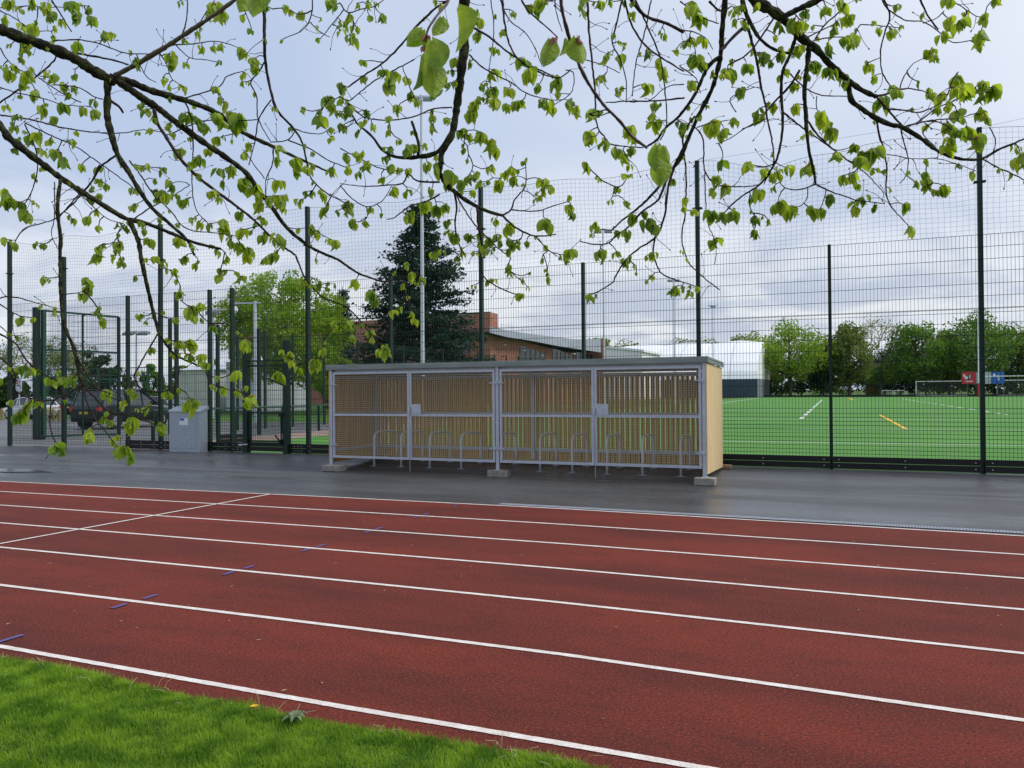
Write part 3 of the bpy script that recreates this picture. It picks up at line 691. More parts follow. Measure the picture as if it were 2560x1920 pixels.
# long wall running away, its overhanging roof edge and glazing
dd = (P2-P1); Lw = dd.length; dn2 = dd/Lw; pn = Vector((dn2.y, -dn2.x, 0))
def wp(s, z, o=0): p = P1+dn2*s+pn*o; return (p.x, p.y, z)
def wslab(s0, s1, z00, z01, z10, z11, o0, o1): return [wp(s0, z00, o1), wp(s1, z10, o1), wp(s1, z10, o0), wp(s0, z00, o0), wp(s0, z01, o1), wp(s1, z11, o1), wp(s1, z11, o0), wp(s0, z01, o0)]
def zat(px, py, s, o=1.6):                  # height of the point of the roof edge seen at a pixel row
    p = P1+dn2*s+pn*o; return atY(px, py, p.y).z
def s_at(px, o=1.6):
    d = ray(px, 900); q = P1+pn*o; den = d.x*dn2.y-d.y*dn2.x; t = (q.x*dn2.y-q.y*dn2.x)/den; p = d*t; return (Vector((p.x, p.y, 0))-q).dot(dn2)
MB().hexa(wslab(0.2, Lw, ZF, 9.2, ZF, 6.2, -6, 0)).build('side_wall', 'brick', bu)
edge = [(1227, 817, 832), (1270, 826, 843), (1330, 835, 852), (1390, 843, 864), (1440, 848, 872), (1503, 848, 881)]
for e0, e1 in zip(edge, edge[1:]):
    s0, s1 = s_at(e0[0]), s_at(e1[0])
    MB().hexa(wslab(s0, s1, zat(e0[0], e0[2], s0), zat(e0[0], e0[1], s0), zat(e1[0], e1[2], s1), zat(e1[0], e1[1], s1), 1.4, 1.6)).build('roof_fascia', 'fascia', bu)
    zc0, zc1 = zat(e0[0], e0[2], s0)+.05, zat(e1[0], e1[2], s1)+.05
    MB().hexa(wslab(s0, s1, zc0, zc0+.15, zc1, zc1+.15, -8, 1.4)).build('soffit', 'dark', bu)
sE = s_at(1505)
MB().hexa(wslab(sE, sE+.9, ZF, zat(1503, 848, sE), ZF, zat(1503, 848, sE), -3, 1.75)).build('end_pier', 'brick', bu)
for x0, x1 in ((1300, 1363), (1381, 1432), (1440, 1490)):
    s0, s1 = s_at(x0, 0), s_at(x1, 0); g0 = MB().hexa(wslab(s0, s1, 2.6, 7.9, 2.6, 6.9, 0, .06)).build('window', 'glass', bu)
    b = MB(); n = 5
    for i in range(n+1): s = s0+(s1-s0)*i/n; b.hexa(wslab(s-.05, s+.05, 2.6, 7.4, 2.6, 7.0, .06, .12))
    b.build('mullions', 'grey_clad', g0)
for i in range(7): s = 2+i*4.2; z_ = 9.1-i*.55; MB().hexa(wslab(s, s+.35, z_-1.4, z_-1.35, z_-1.4, z_-1.35, .7, 1.0)).build('downlight', 'frame_white', bu)
b = MB()
for i in range(12): s = 1+i*2.3; p = wp(s, 0, 1.2); zt = 10.2-.16*i; b.bar((p[0], p[1], zt-.8), (p[0], p[1], zt+.2), .05)
b.bar(wp(1, 10.3, 1.2), wp(26, 8.5, 1.2), .05); b.build('roof_railing', 'frame_white', bu)
# air dome
dm = thing('sports_dome', 'long white membrane sports dome with dark navy lower walls behind the pitch', 'sports dome', (-38, 168, ZF))
X1d = -16.3; Y0d, Y1d = 166, 199; n = 16
prof = [(Y0d, 3.9), (Y0d+.9, 5.6), (Y0d+2.8, 7.6), (Y0d+5.6, 9.5), (Y0d+9.5, 11.2), ((Y0d+Y1d)/2-1.5, 12.7), ((Y0d+Y1d)/2+1.5, 12.7), (Y1d-9.5, 11.2), (Y1d-5.6, 9.5), (Y1d-2.8, 7.6), (Y1d-.9, 5.6), (Y1d, 3.9)]
b = MB(); NX = 48; m_ = len(prof)
for i in range(NX+1):
    x = X1d-i*(54/NX); wv = abs(sin(pi*(i/NX)*5))*.45-.45*0; k = (i/NX)
    b.v += [(x, y, z-(.55-wv)*((z-3.9)/8) - k*.5*((z-3.9)/8)) for y, z in prof]
b.f = [(i*m_+j, (i+1)*m_+j, (i+1)*m_+j+1, i*m_+j+1) for i in range(NX) for j in range(m_-1)]
b.f.append(tuple(range(m_)))
b.build('membrane_roof', 'membrane', dm)
for i in range(1, 11):
    x = X1d-i*5.4; k = i*4.8; wv = abs(sin(pi*((i*5.4)/54)*5))*.45; b = MB(); b.tube([(x, y, z-(.55-wv)*((z-3.9)/8)-(i/10)*.5*((z-3.9)/8)+.02) for y, z in prof], .07, 4); b.build('membrane_seam', 'grey_seam', dm)
b = MB(); b.box(X1d-54, X1d, Y0d, Y0d+.3, ZF, 3.9); b.build('long_wall', 'navy', dm)
MB().box(X1d-.3, X1d+.02, Y0d+.3, Y1d, ZF, 3.95).build('end_wall', 'grey_clad', dm)
for i in range(3): x = X1d-9-i*8; MB().box(x, x+3.6, Y0d-.12, Y0d-.002, ZF, 3.3).build('door', 'grey_clad' if i else 'navy', dm)
# white hall between the brick building and the dome
q0, q1 = atY(1507, 860, 140), atY(1605, 880, 140)
wh = thing('white_hall', 'white clad hall with a sloping roof between the brick building and the dome', 'building', (q0.x, 140, ZF))
MB().hexa([(q0.x-14, 140, ZF), (q1.x, 140, ZF), (q1.x, 155, ZF), (q0.x-14, 155, ZF), (q0.x-14, 140, q0.z+1), (q1.x, 140, q1.z), (q1.x, 155, q1.z), (q0.x-14, 155, q0.z+1)]).build('wall', 'membrane', wh)
MB().hexa([(q0.x-14, 139.7, q0.z+1), (q1.x+.4, 139.7, q1.z), (q1.x+.4, 155, q1.z), (q0.x-14, 155, q0.z+1), (q0.x-14, 139.7, q0.z+1.4), (q1.x+.4, 139.7, q1.z+.4), (q1.x+.4, 155, q1.z+.4), (q0.x-14, 155, q0.z+1.4)]).build('roof', 'membrane', wh)
# cream store and white marquee on the left
def hut(label, name, cat, px0, px1, yt, yb, dep, m, rise=.6):
    a = G3(px0, yb); c = atY(px1, yb, a.y); zt = atY(px0, yt, a.y).z
    t = thing(name, label, cat, (a.x, a.y, ZF))
    MB().box(a.x, c.x, a.y, a.y+dep, ZF, zt).build('wall', m, t)
    mid = a.y+dep/2; MB().hexa([(a.x-.3, a.y-.3, zt), (c.x+.3, a.y-.3, zt), (c.x+.3, a.y+dep+.3, zt), (a.x-.3, a.y+dep+.3, zt), (a.x-.3, mid-.2, zt+rise), (c.x+.3, mid-.2, zt+rise), (c.x+.3, mid+.2, zt+rise), (a.x-.3, mid+.2, zt+rise)]).build('roof', 'pale', t)
    b = MB(); k = int((c.x-a.x)/1.2)
    for i in range(1, k): x = a.x+(c.x-a.x)*i/k; b.box(x-.03, x+.03, a.y-.04, a.y-.005, ZF, zt)
    b.build('cladding_ribs', 'pale', t)
hut('long cream clad store with a low pale roof behind the cabinet', 'store_building', 'building', 437, 540, 926, 1028, 9, 'cream')
hut('pale lilac white marquee wall left of the narrow gate', 'marquee', 'marquee', 566, 650, 906, 1030, 7, 'pale', 1.2)
hut('dark low shed beside the trees at far left', 'shed', 'shed', 92, 165, 968, 1018, 6, 'navy', .5)
# brick house among the trees at the far right
hs = thing('brick_house', 'small red brick house seen between the far trees right of the dome', 'house', (0, 215, ZF)); q = atY(2165, 960, 215); r_ = atY(2215, 930, 215)
MB().box(q.x, r_.x, 215, 223, ZF, 6.2).build('wall', 'brick', hs)
MB().hexa([(q.x-.5, 214.5, 6.2), (r_.x+.5, 214.5, 6.2), (r_.x+.5, 223.5, 6.2), (q.x-.5, 223.5, 6.2), (q.x-.3, 218.8, 9.2), (r_.x+.3, 218.8, 9.2), (r_.x+.3, 219.2, 9.2), (q.x-.3, 219.2, 9.2)]).build('roof', 'dark', hs)
w = MB().box(q.x+1.8, q.x+3.2, 214.9, 214.99, 3.4, 5).build('window', 'glass', hs); b = MB(); 
for x in (q.x+1.7, q.x+2.44, q.x+3.16): b.box(x, x+.12, 214.82, 214.9, 3.3, 5.1)
b.box(q.x+1.7, q.x+3.28, 214.80, 214.82, 5.0, 5.12).box(q.x+1.7, q.x+3.28, 214.80, 214.82, 3.28, 3.4); b.build('window_frame', 'frame_white', w)

# ================================================================= LIGHTING MASTS
def mast(px, ytop, D, r, label, heads=2, base=ZF, name='floodlight_mast', m='galv_mast', hs_=1.0):
    d = ray(px, 900); a = d*D; x, y = a.x, a.y; zt = atY(px, ytop, y).z
    t = thing(name, label, 'light mast', (x, y, base))
    MB().tube([(x, y, base), (x, y, zt)], [r, r*.55], 8).build('pole', m, t)
    ax = Vector((cos(YAW), sin(YAW), 0)); fv = Vector((-ax.y, ax.x, 0))
    MB().bar(Vector((x, y, zt-.1))-ax*.9*hs_, Vector((x, y, zt-.1))+ax*.9*hs_, .09).build('crossarm', m, t)
    for i in range(heads):
        s = (i-(heads-1)/2)*(1.1 if heads > 1 else 0)*hs_; c0 = Vector((x, y, zt-.25))+ax*s
        b = MB(); k = .38*hs_
        P = [c0-ax*k+fv*-.3*hs_, c0+ax*k+fv*-.3*hs_, c0+ax*k+fv*.35*hs_, c0-ax*k+fv*.35*hs_]
        b.hexa([tuple(p+Vector((0, 0, -.22*hs_))) for p in P[:2]]+[tuple(p+Vector((0, 0, .0))) for p in P[2:]]+[tuple(p+Vector((0, 0, .0))) for p in P[:2]]+[tuple(p+Vector((0, 0, .16))) for p in P[2:]])
        b.build('floodlight', 'grey_clad', t)
mast(1057, 236, 36, .105, 'tall pale floodlight mast in front of the dark conifer', 2, hs_=.55)
mast(1510, 572, 66, .09, 'slim floodlight mast behind the left end of the white hall', 2, hs_=.8)
mast(1686, 697, 96, .12, 'distant floodlight mast above the middle of the dome', 2, hs_=.8)
mast(1783, 762, 124, .1, 'small distant floodlight mast above the right half of the dome', 1)
mast(341, 826, 78, .12, 'small floodlight mast far off above the car park bushes', 2, hs_=1.3)
mast(532, 770, 52, .10, 'lamp column left of the spreading lime tree', 1)
cc = thing('camera_pole', 'grey pole with security cameras in front of the spreading lime tree', 'camera pole'); q = ray(638, 900)*44
zt = atY(638, 753, q.y).z
MB().tube([(q.x, q.y, ZF), (q.x, q.y, zt)], [.12, .09], 8).build('pole', 'galv_mast', cc)
MB().bar((q.x-1.3, q.y-.5, zt-.1), (q.x+.3, q.y+.1, zt-.1), .08).build('bracket', 'galv_mast', cc)
for dx, z in ((-1.2, zt-.5), (.5, zt-3.3)): MB().tube([(q.x+dx, q.y-.3, z+.25), (q.x+dx, q.y-.3, z), (q.x+dx, q.y-.3, z-.2)], [.14, .22, .05], 10).build('camera_head', 'frame_white', cc)

# ================================================================= GOALS AND SIGNS
def goal(px0, px1, yt, yb, lab, r=.06, depth=1.8):
    a = G3(px0, yb); c = atY(px1, yb, a.y); zt = atY(px0, yt, a.y).z; y = a.y
    t = thing('football_goal', lab, 'football goal', (a.x, y, ZF), 'football goals at the far end of the pitch')
    for x in (a.x, c.x):
        MB().tube([(x, y, ZF), (x, y, zt)], r, 8).build('goal_post', 'frame_white', t)
        MB().tube([(x, y, zt), (x+.1, y+depth*.45, zt), (x+.35, y+depth, ZF)], r*.6, 6).build('side_brace', 'frame_white', t)
    MB().tube([(a.x, y, zt), (c.x, y, zt)], r, 8).build('crossbar', 'frame_white', t)
    MB().tube([(a.x+.3, y+depth, ZF+.05), (c.x+.3, y+depth, ZF+.05)], r*.6, 6).build('ground_bar', 'frame_white', t)
    b = MB(); n = int((c.x-a.x)/.22)
    for i in range(n+1): x = a.x+(c.x-a.x)*i/n; b.tube([(x, y+.02, zt-.03), (x+.08, y+depth*.45, zt-.06), (x+.3, y+depth, ZF+.08)], .011, 3, False)
    for j in range(1, 14): s = j/14; z = zt-.05-(zt-ZF-.1)*s; yy = y+depth*(.45+.55*s); b.tube([(a.x+.2, yy, z), (c.x+.2, yy, z)], .011, 3, False)
    b.build('goal_net', 'goal_net', t)
goal(2290, 2419, 954, 990, 'full size white football goal in the middle of the far pitch edge', .07)
goal(2493, 2625, 951, 989, 'full size white football goal at the right edge of the picture', .07)
goal(2205, 2230, 976.5, 990.5, 'left one of the pair of small white five a side goals', .05, 1)
goal(2235, 2261, 976.5, 990.5, 'right one of the pair of small white five a side goals', .05, 1)
goal(25, 66, 967, 1012, 'white goal frame beyond the car park at far left', .06, 1.2)
rp = thing('rugby_posts', 'tall white rugby posts with red padding behind the far goals', 'rugby posts'); q = G3(2447, 992); 
x2 = atY(2580, 900, q.y).x; zt = atY(2447, 772, q.y).z; zc = atY(2460, 941, q.y).z
for x in (q.x, x2):
    MB().tube([(x, q.y, ZF), (x, q.y, zt)], [.10, .07], 8).build('upright', 'frame_white', rp)
    MB().tube([(x, q.y, ZF), (x, q.y, 2.6)], .22, 10).build('padding', 'red', rp)
MB().tube([(q.x, q.y, zc), (x2, q.y, zc)], .07, 8).build('crossbar', 'frame_white', rp)
sg = thing('score_board', 'wide sign board in red, grey and blue standing between the two large goals', 'sign'); Ys = 178
def sp(px, py): p = atY(px, py, Ys); return p.x, p.z
for nm, x0, x1, m in (('red_panel', 2404, 2440, 'redsign'), ('grey_panel', 2440.4, 2477, 'greysign'), ('blue_panel', 2477.4, 2512, 'bluesign')):
    (a, t), (c, z0) = sp(x0, 929), sp(x1, 959.5); pn_ = MB().box(a, c, Ys, Ys+.15, z0, t).build(nm, m, sg); w_, h_ = c-a, t-z0
    if m == 'greysign': continue
    def mk(pts, mm, o): 
        b = MB(); n = len(pts); b.v = [(a+w_*x, Ys-o, z0+h_*z) for x, z in pts]; b.f = [tuple(range(n))]; b.build('emblem', mm, pn_)
    if m == 'redsign':
        mk([(.1, .78), (.2, .78), (.32, .6), (.5, .55), (.4, .4), (.28, .36), (.16, .52)], 'frame_white', .02); mk([(.42, .42), (.66, .42), (.68, .75), (.44, .75)], 'mark_dark', .03); mk([(.50, .46), (.60, .46), (.61, .72), (.52, .72)], 'frame_white', .04); mk([(.22, .16), (.82, .16), (.82, .24), (.22, .24)], 'frame_white', .02)
    else:
        mk([(.14, .78), (.24, .84), (.34, .74), (.30, .62), (.18, .60)], 'frame_white', .02); mk([(.38, .66), (.56, .72), (.66, .6), (.58, .48), (.42, .52)], 'greysign', .02); mk([(.5, .42), (.62, .46), (.6, .30), (.5, .28)], 'frame_white', .02)
for px in (2420, 2495): x, z = sp(px, 959.5); MB().box(x-.1, x+.1, Ys+.16, Ys+.3, ZF, z+.5).build('sign_leg', 'dark', sg)
# far perimeter fence of the pitch
pf = thing('perimeter_fence', 'low dark fence line along the far end of the pitch', 'fence', (0, 172.6, ZF))
for i in range(2): MB().box(-15.6, 80, 172.6, 172.7, ZF+.02+i*.22, ZF+.2+i*.22).build('board', 'black', pf)
for i in range(33): x = -15.6+i*3; MB().box(x-.04, x+.04, 172.72, 172.8, ZF, ZF+3).build('fence_post', 'green', pf)
b = MB(); 
for z in (1, 2, 3): b.bar((-15.6, 172.75, z), (80, 172.75, z), .02)
b.build('wires', 'green_wire', pf)
# no smoking sign and bollards
ns = thing('no_smoking_sign', 'white no smoking sign with a red ring on a post at far left', 'sign'); Yn = 33.0; q = atY(46, 1000, Yn)
def np_(px, py): p = atY(px, py, Yn); return p.x, p.z
(a, t), (c, z0) = np_(38.5, 947), np_(53.5, 978)
pl = MB().box(a, c, Yn, Yn+.02, z0, t).build('sign_plate', 'sticker', ns); MB().box(q.x-.03, q.x+.03, Yn+.025, Yn+.08, ZF, z0+.3).build('post', 'galv', ns)
cx_, cz_ = (a+c)/2, t-.17; b = MB()
b.tube([(cx_+.125*cos(k*pi/12), Yn-.006, cz_+.125*sin(k*pi/12)) for k in range(25)], .014, 5); b.bar((cx_-.085, Yn-.006, cz_+.085), (cx_+.085, Yn-.006, cz_-.085), .022); b.build('prohibition_ring', 'mark_red', pl)
MB().box(cx_-.07, cx_+.07, Yn-.004, Yn-.001, cz_-.012, cz_+.012).build('cigarette_mark', 'mark_dark', pl)
def text(body, size, x, z, y, parent, m, name='lettering'):
    cu = bpy.data.curves.new(name, 'FONT'); cu.body = body; cu.size = size; cu.align_x = 'CENTER'; cu.extrude = .001
    o = bpy.data.objects.new(name, cu); C.objects.link(o); cu.materials.append(M[m]); o.parent = parent
    me = bpy.data.meshes.new_from_object(o); me.name = name; q = bpy.data.objects.new(name, me); C.objects.link(q); bpy.data.objects.remove(o); q.parent = parent
    q.location = Vector((x, y, z))-wloc(parent); q.rotation_euler = (pi/2, 0, 0); return q
text('NO\nSMOKING', .07, cx_, cz_-.23, Yn-.004, pl, 'mark_dark')
bo = [(5, 1056, 1020), (67, 1054, 1022), (116, 1053, 1022.5), (133.5, 1052, 1023), (149, 1052, 1023.5)]
prev = None
for i, (px, yb, yt) in enumerate(bo):
    q = atY(px, yb, 34.5); zt = atY(px, yt, 34.5).z; b = MB(); b.tube([(0, 0, 0), (0, 0, zt-ZF-.12), (0, 0, zt-ZF-.09), (0, 0, zt-ZF)], [.085, .085, .07, .07], 8)
    with local(): o = b.build('timber_bollard', 'oak')
    o.location = (q.x, 34.5, ZF); tag(o, ('leftmost timber bollard beside the picture edge', 'timber bollard in front of the white car', 'timber bollard just left of three close together', 'middle one of three close timber bollards', 'timber bollard beside the tall fence post')[i], 'bollard', 'timber bollards along the car park grass')
    if prev:
        r0, r1 = prev, Vector((q.x, 34.5, zt-.12)); 
        ro = MB().tube([r0.lerp(r1, k/8)-Vector((0, 0, .28*sin(pi*k/8))) for k in range(9)], .025, 5).build('rope', 'rope'); tag(ro, 'slack rope between the '+('first and second', 'second and third', 'third and fourth', 'fourth and fifth')[i-1]+' timber bollards from the left', 'rope', 'ropes between the bollards')
    prev = Vector((q.x, 34.5, zt-.12))

# ================================================================= CARS
def car(label, loc, rz, m, kind='suv'):
    L_, Wd, Ht = (4.9, 1.96, 1.84) if kind == 'suv' else (4.3, 1.8, 1.45)
    t = thing('parked_car', label, 'car', loc, 'cars in the car park'); t.rotation_euler = (0, 0, rz)
    hb = 1.08 if kind == 'suv' else .92; cl = .32 if kind == 'suv' else .22
    with local():
        # lower body: stations along x (front = +x)
        st = [(-L_/2, .55, hb-.12, .80), (-L_/2+.12, .36, hb, .93), (-L_/2+.9, cl, hb+.02, .99), (0, cl, hb, 1), (L_/2-1.3, cl, hb-.06, .99), (L_/2-.35, .34, hb-.18, .93), (L_/2, .45, hb-.36, .78)]
        b = MB()
        for x, z0, z1, w in st:
            h_ = Wd/2*w; zm = z0+(z1-z0)*.55
            b.v += [(x, -h_*.94, z0), (x, -h_, z0+.18), (x, -h_, zm), (x, -h_*.93, z1), (x, h_*.93, z1), (x, h_, zm), (x, h_, z0+.18), (x, h_*.94, z0)]
        for i in range(len(st)-1):
            for k in range(8): a = i*8+k; c = i*8+(k+1) % 8; b.f.append((a, c, c+8, a+8))
        b.f.append(tuple(range(8))[::-1]); e = (len(st)-1)*8; b.f.append(tuple(e+k for k in range(8)))
        bd = b.build('body', m, t, smooth=False, bevel=.03)
        # greenhouse
        if kind == 'suv': g = [(-L_/2+.18, hb-.02), (-L_/2+.42, Ht-.06), (-L_/2+.9, Ht), (.35, Ht), (1.35, hb)]
        else: g = [(-L_/2+.35, hb-.02), (-L_/2+.95, Ht-.05), (-.3, Ht), (.3, Ht-.03), (1.25, hb-.02)]
        b = MB(); n = len(g)
        for s in (-1, 1):
            for x, z in g: w = Wd/2*(.90 if z < hb+.1 else .74); b.v.append((x, s*w, z))
        for i in range(n-1): b.f.append((i, i+1, n+i+1, n+i))
        b.f.append(tuple(range(n))[::-1]); b.f.append(tuple(range(n, 2*n)))
        b.build('windows', 'car_glass', t, bevel=.03)
        b = MB(); x0, x1 = g[1][0]+.05, g[3][0]+.02 if kind == 'suv' else g[3][0]
        b.box(x0, x1, -Wd*.365, Wd*.365, Ht-.03, Ht+.025); b.build('roof', m, t, bevel=.02)
        for s in (-1, 1):
            for xa, xb in ((g[0], g[1]), (g[4], g[3])): MB().bar((xa[0], s*Wd/2*.90, xa[1]), (xb[0], s*Wd/2*.75, xb[1]), .09, .05).build('pillar', m, t)
            for xp in (-.75, .3): MB().bar((xp, s*Wd/2*.905, hb), (xp, s*Wd/2*.755, Ht-.03), .08, .03).build('pillar', m, t)
            for xw in (-L_/2+.95, L_/2-.95):
                rr = .38 if kind == 'suv' else .32
                wh_ = MB().tube([(xw, s*(Wd/2-.24), rr), (xw, s*(Wd/2-.01), rr)], rr, 20).build('wheel', 'tyre', t)
                MB().tube([(xw, s*(Wd/2-.02), rr), (xw, s*(Wd/2+.005), rr)], rr*.62, 10).build('rim', 'rim', wh_)
            MB().box(-L_/2-.005, -L_/2+.18, s*Wd*.40-.11, s*Wd*.40+.07, hb-.24, hb-.03).build('tail_light', 'red', t, bevel=.01)
            MB().box(L_/2-.35, L_/2-.12, s*Wd*.38-.14, s*Wd*.38+.06, hb-.34, hb-.2).build('headlight', 'frame_white', t, bevel=.01)
            MB().box(.95, 1.12, s*(Wd/2+.02)-.10, s*(Wd/2+.02)+.10, hb+.02, hb+.2).build('door_mirror', m, t, bevel=.03)
        MB().box(-L_/2-.012, -L_/2+.02, -.26, .26, hb-.36, hb-.25).build('number_plate', 'plate', t)
    return t
h_ = radians(96); ax_ = Vector((cos(h_), sin(h_), 0)); rgt = Vector((ax_.y, -ax_.x, 0))
cn = Vector((-31.5, 26.3, ZF))+ax_*2.45-rgt*.98
car('large black four by four with a yellow rear number plate and red tail light', cn, h_, 'car_black')
q = atY(60, 1045, 37); car('low white car behind the rope and bollards at far left', (q.x, 37.5, ZF), radians(175), 'car_white', 'car')
q = atY(395, 1040, 42); car('silver car beyond the bonnet of the black car', (q.x, 42.5, ZF), radians(10), 'car_silver', 'car')
q = atY(130, 1040, 45); car('dark car parked behind the white car near the shed', (q.x, 45, ZF), radians(170), 'car_black', 'car')
# hire bikes by the brick wall
def bike():
    t = thing('bicycle', '', 'bicycle', group='teal bicycles docked by the brick building')
    with local():
        for x in (-.52, .52):
            MB().tube([(x+.33*cos(k*pi/10), 0, .34+.33*sin(k*pi/10)) for k in range(21)], .022, 5, False).build('wheel', 'tyre', t)
        b = MB(); 
        for p, q in (((-.52, 0, .34), (-.08, 0, .32)), ((-.08, 0, .32), (-.2, 0, .88)), ((-.52, 0, .34), (-.18, 0, .8)), ((-.08, 0, .32), (.38, 0, .82)), ((.52, 0, .34), (.36, 0, 1.02))): b.bar(p, q, .05)
        b.build('frame', 'teal', t)
        MB().box(-.32, -.08, -.07, .07, .9, .96).build('saddle', 'tyre', t); MB().bar((.34, -.28, 1.05), (.34, .28, 1.05), .035).build('handlebar', 'tyre', t)
        MB().box(.45, .75, -.16, .16, .82, 1.0).build('basket', 'teal', t)
    return t
bk = bike(); r = random.Random(2)
for i, px in enumerate((662, 675, 689, 703, 716, 748, 757)):
    q = G3(px, 1016.5); o = bk if i == 0 else copy_thing(bk, (0, 0, 0)); o.location = (q.x, q.y, ZF); o.rotation_euler = (0, 0, radians(95+r.uniform(-8, 8)))
    o['label'] = ('teal hire bicycle at the left end of the row by the brick wall', 'second teal hire bicycle from the left end of the row', 'third teal hire bicycle from the left end of the row', 'fourth teal hire bicycle from the left in the row', 'teal hire bicycle just left of the thick right gate post', 'teal hire bicycle just right of the thick right gate post', 'teal hire bicycle at the right end of the row')[i]
# ================================================================= BACKGROUND TREES
def np_mesh(name, V, Fq, m, parent=None, loc=None):
    me = bpy.data.meshes.new(name); V = np.asarray(V, dtype=np.float32); Fq = np.asarray(Fq, dtype=np.int32); k = Fq.shape[1]
    me.vertices.add(len(V)); me.vertices.foreach_set('co', V.ravel()); me.loops.add(Fq.size); me.loops.foreach_set('vertex_index', Fq.ravel())
    me.polygons.add(len(Fq)); me.polygons.foreach_set('loop_start', np.arange(0, Fq.size, k, dtype=np.int32)); me.update(calc_edges=True)
    me.materials.append(M[m]); o = bpy.data.objects.new(name, me); C.objects.link(o)
    if parent: o.parent = parent
    if loc is not None: o.location = loc
    return o
def cards(P, size, rg, flat=0.):
    n = len(P); a = rg.normal(size=(n, 3)); a[:, 2] *= (1-flat); a /= np.linalg.norm(a, axis=1)[:, None]
    b = rg.normal(size=(n, 3)); b[:, 2] *= (1-flat); b -= a*(a*b).sum(1)[:, None]; b /= np.linalg.norm(b, axis=1)[:, None]
    s = size*rg.uniform(.55, 1.3, (n, 1)); V = np.empty((n, 4, 3)); V[:, 0] = P-a*s; V[:, 1] = P-b*s*.55; V[:, 2] = P+a*s; V[:, 3] = P+b*s*.55
    return V.reshape(-1, 3), np.arange(4*n).reshape(-1, 4)
def tree(name, label, cat, x, y, h, hw, z0, m, seed, n=7000, leaf=.28, clumps=60, base=.25, squash=1., group=None, fill=.75, trunk='trunk', tr=None):
    """z0: ground, h: height, hw: crown half width, base: fraction of h where the crown starts"""
    rg = np.random.default_rng(seed); t = thing(name, label, cat, (x, y, z0), group)
    cz, rz_ = h*(1+base)/2, h*(1-base)/2
    d = rg.normal(size=(clumps, 3)); d /= np.linalg.norm(d, axis=1)[:, None]; rr = rg.uniform(.25, 1, clumps)**.5*(.86)
    c = d*rr[:, None]*np.array([hw, hw, rz_]); sh_ = 1-.35*np.clip((c[:, 2]/rz_), 0, 1)**2; c[:, 0] *= sh_; c[:, 1] *= sh_; c[:, 2] += cz
    r = hw*rg.uniform(.12, .30, clumps)*fill/.75; per = np.maximum(6, (n*r**2/np.sum(r**2))).astype(int); P = []
    for i in range(clumps):
        q = rg.normal(size=(per[i], 3)); q /= np.linalg.norm(q, axis=1)[:, None]; q *= rg.uniform(.35, 1.05, (per[i], 1))**.6; P.append(c[i]+q*r[i]*np.array([1, 1, .75]))
    V, Fq = cards(np.vstack(P), leaf, rg)
    np_mesh('crown', V, Fq, m, t)
    b = MB(); tr = tr or h*.018; top = cz+rz_*.4
    with local():
        b.tube([(0, 0, -.1), (hw*.02, 0, h*base), (0, hw*.03, top)], [tr*1.3, tr, tr*.25], 8)
        for i in rg.choice(clumps, min(clumps, 26), replace=False):
            z = min(max(h*base*.9, c[i][2]*.62), top*.95); e = c[i]; k = z/top
            b.tube([(0, 0, z), tuple(np.array([0, 0, z])*.4+e*.6+np.array([0, 0, -.03*h*.3])), tuple(e)], [tr*(.75-.5*k), tr*.25, tr*.08], 5)
        b.build('trunk', trunk, t)
    return t
def bare(name, label, cat, x, y, h, z0, seed, m='crown_bare', group=None, spread=.55, budm='crown_olive', buds=1500, lf=.12):
    rr = random.Random(seed); b = MB(); t = thing(name, label, cat, (x, y, z0), group); tips = []
    def grow(p, d, L_, r, lv):
        q = p+d*L_; mid = p+d*L_*.5+Vector((rr.uniform(-1, 1), rr.uniform(-1, 1), 0))*L_*.05
        b.tube([p, mid, q], [r, r*.8, r*.62], 5 if lv < 2 else 3, False)
        if lv >= 6: tips.append(q); return
        for k in range(3 if lv < 5 else 2+(rr.random() < .5)):
            e = (d+Vector((rr.gauss(0, spread), rr.gauss(0, spread), rr.gauss(.08, spread*.6)))).normalized(); grow(q, e, L_*rr.uniform(.62, .86), r*.6, lv+1)
    with local():
        grow(Vector((0, 0, -.1)), Vector((0, 0, 1)), h*.25, h*.018, 0); b.build('branches', m, t)
    rg = np.random.default_rng(seed); T = np.array([tuple(v) for v in tips]); P = T[rg.integers(0, len(T), buds)]+rg.normal(size=(buds, 3))*h*.025
    V, Fq = cards(P, lf, rg); np_mesh('crown', V, Fq, budm, t); return t
def place(px, ytop, D):                                    # foot point and height of something seen at a pixel
    p = ray(px, 930)*D; return p.x, p.y, atY(px, ytop, p.y).z-ZF
def hwm(pxs, D): return pxs*D/F
GR = 'trees beyond the far end of the pitch'
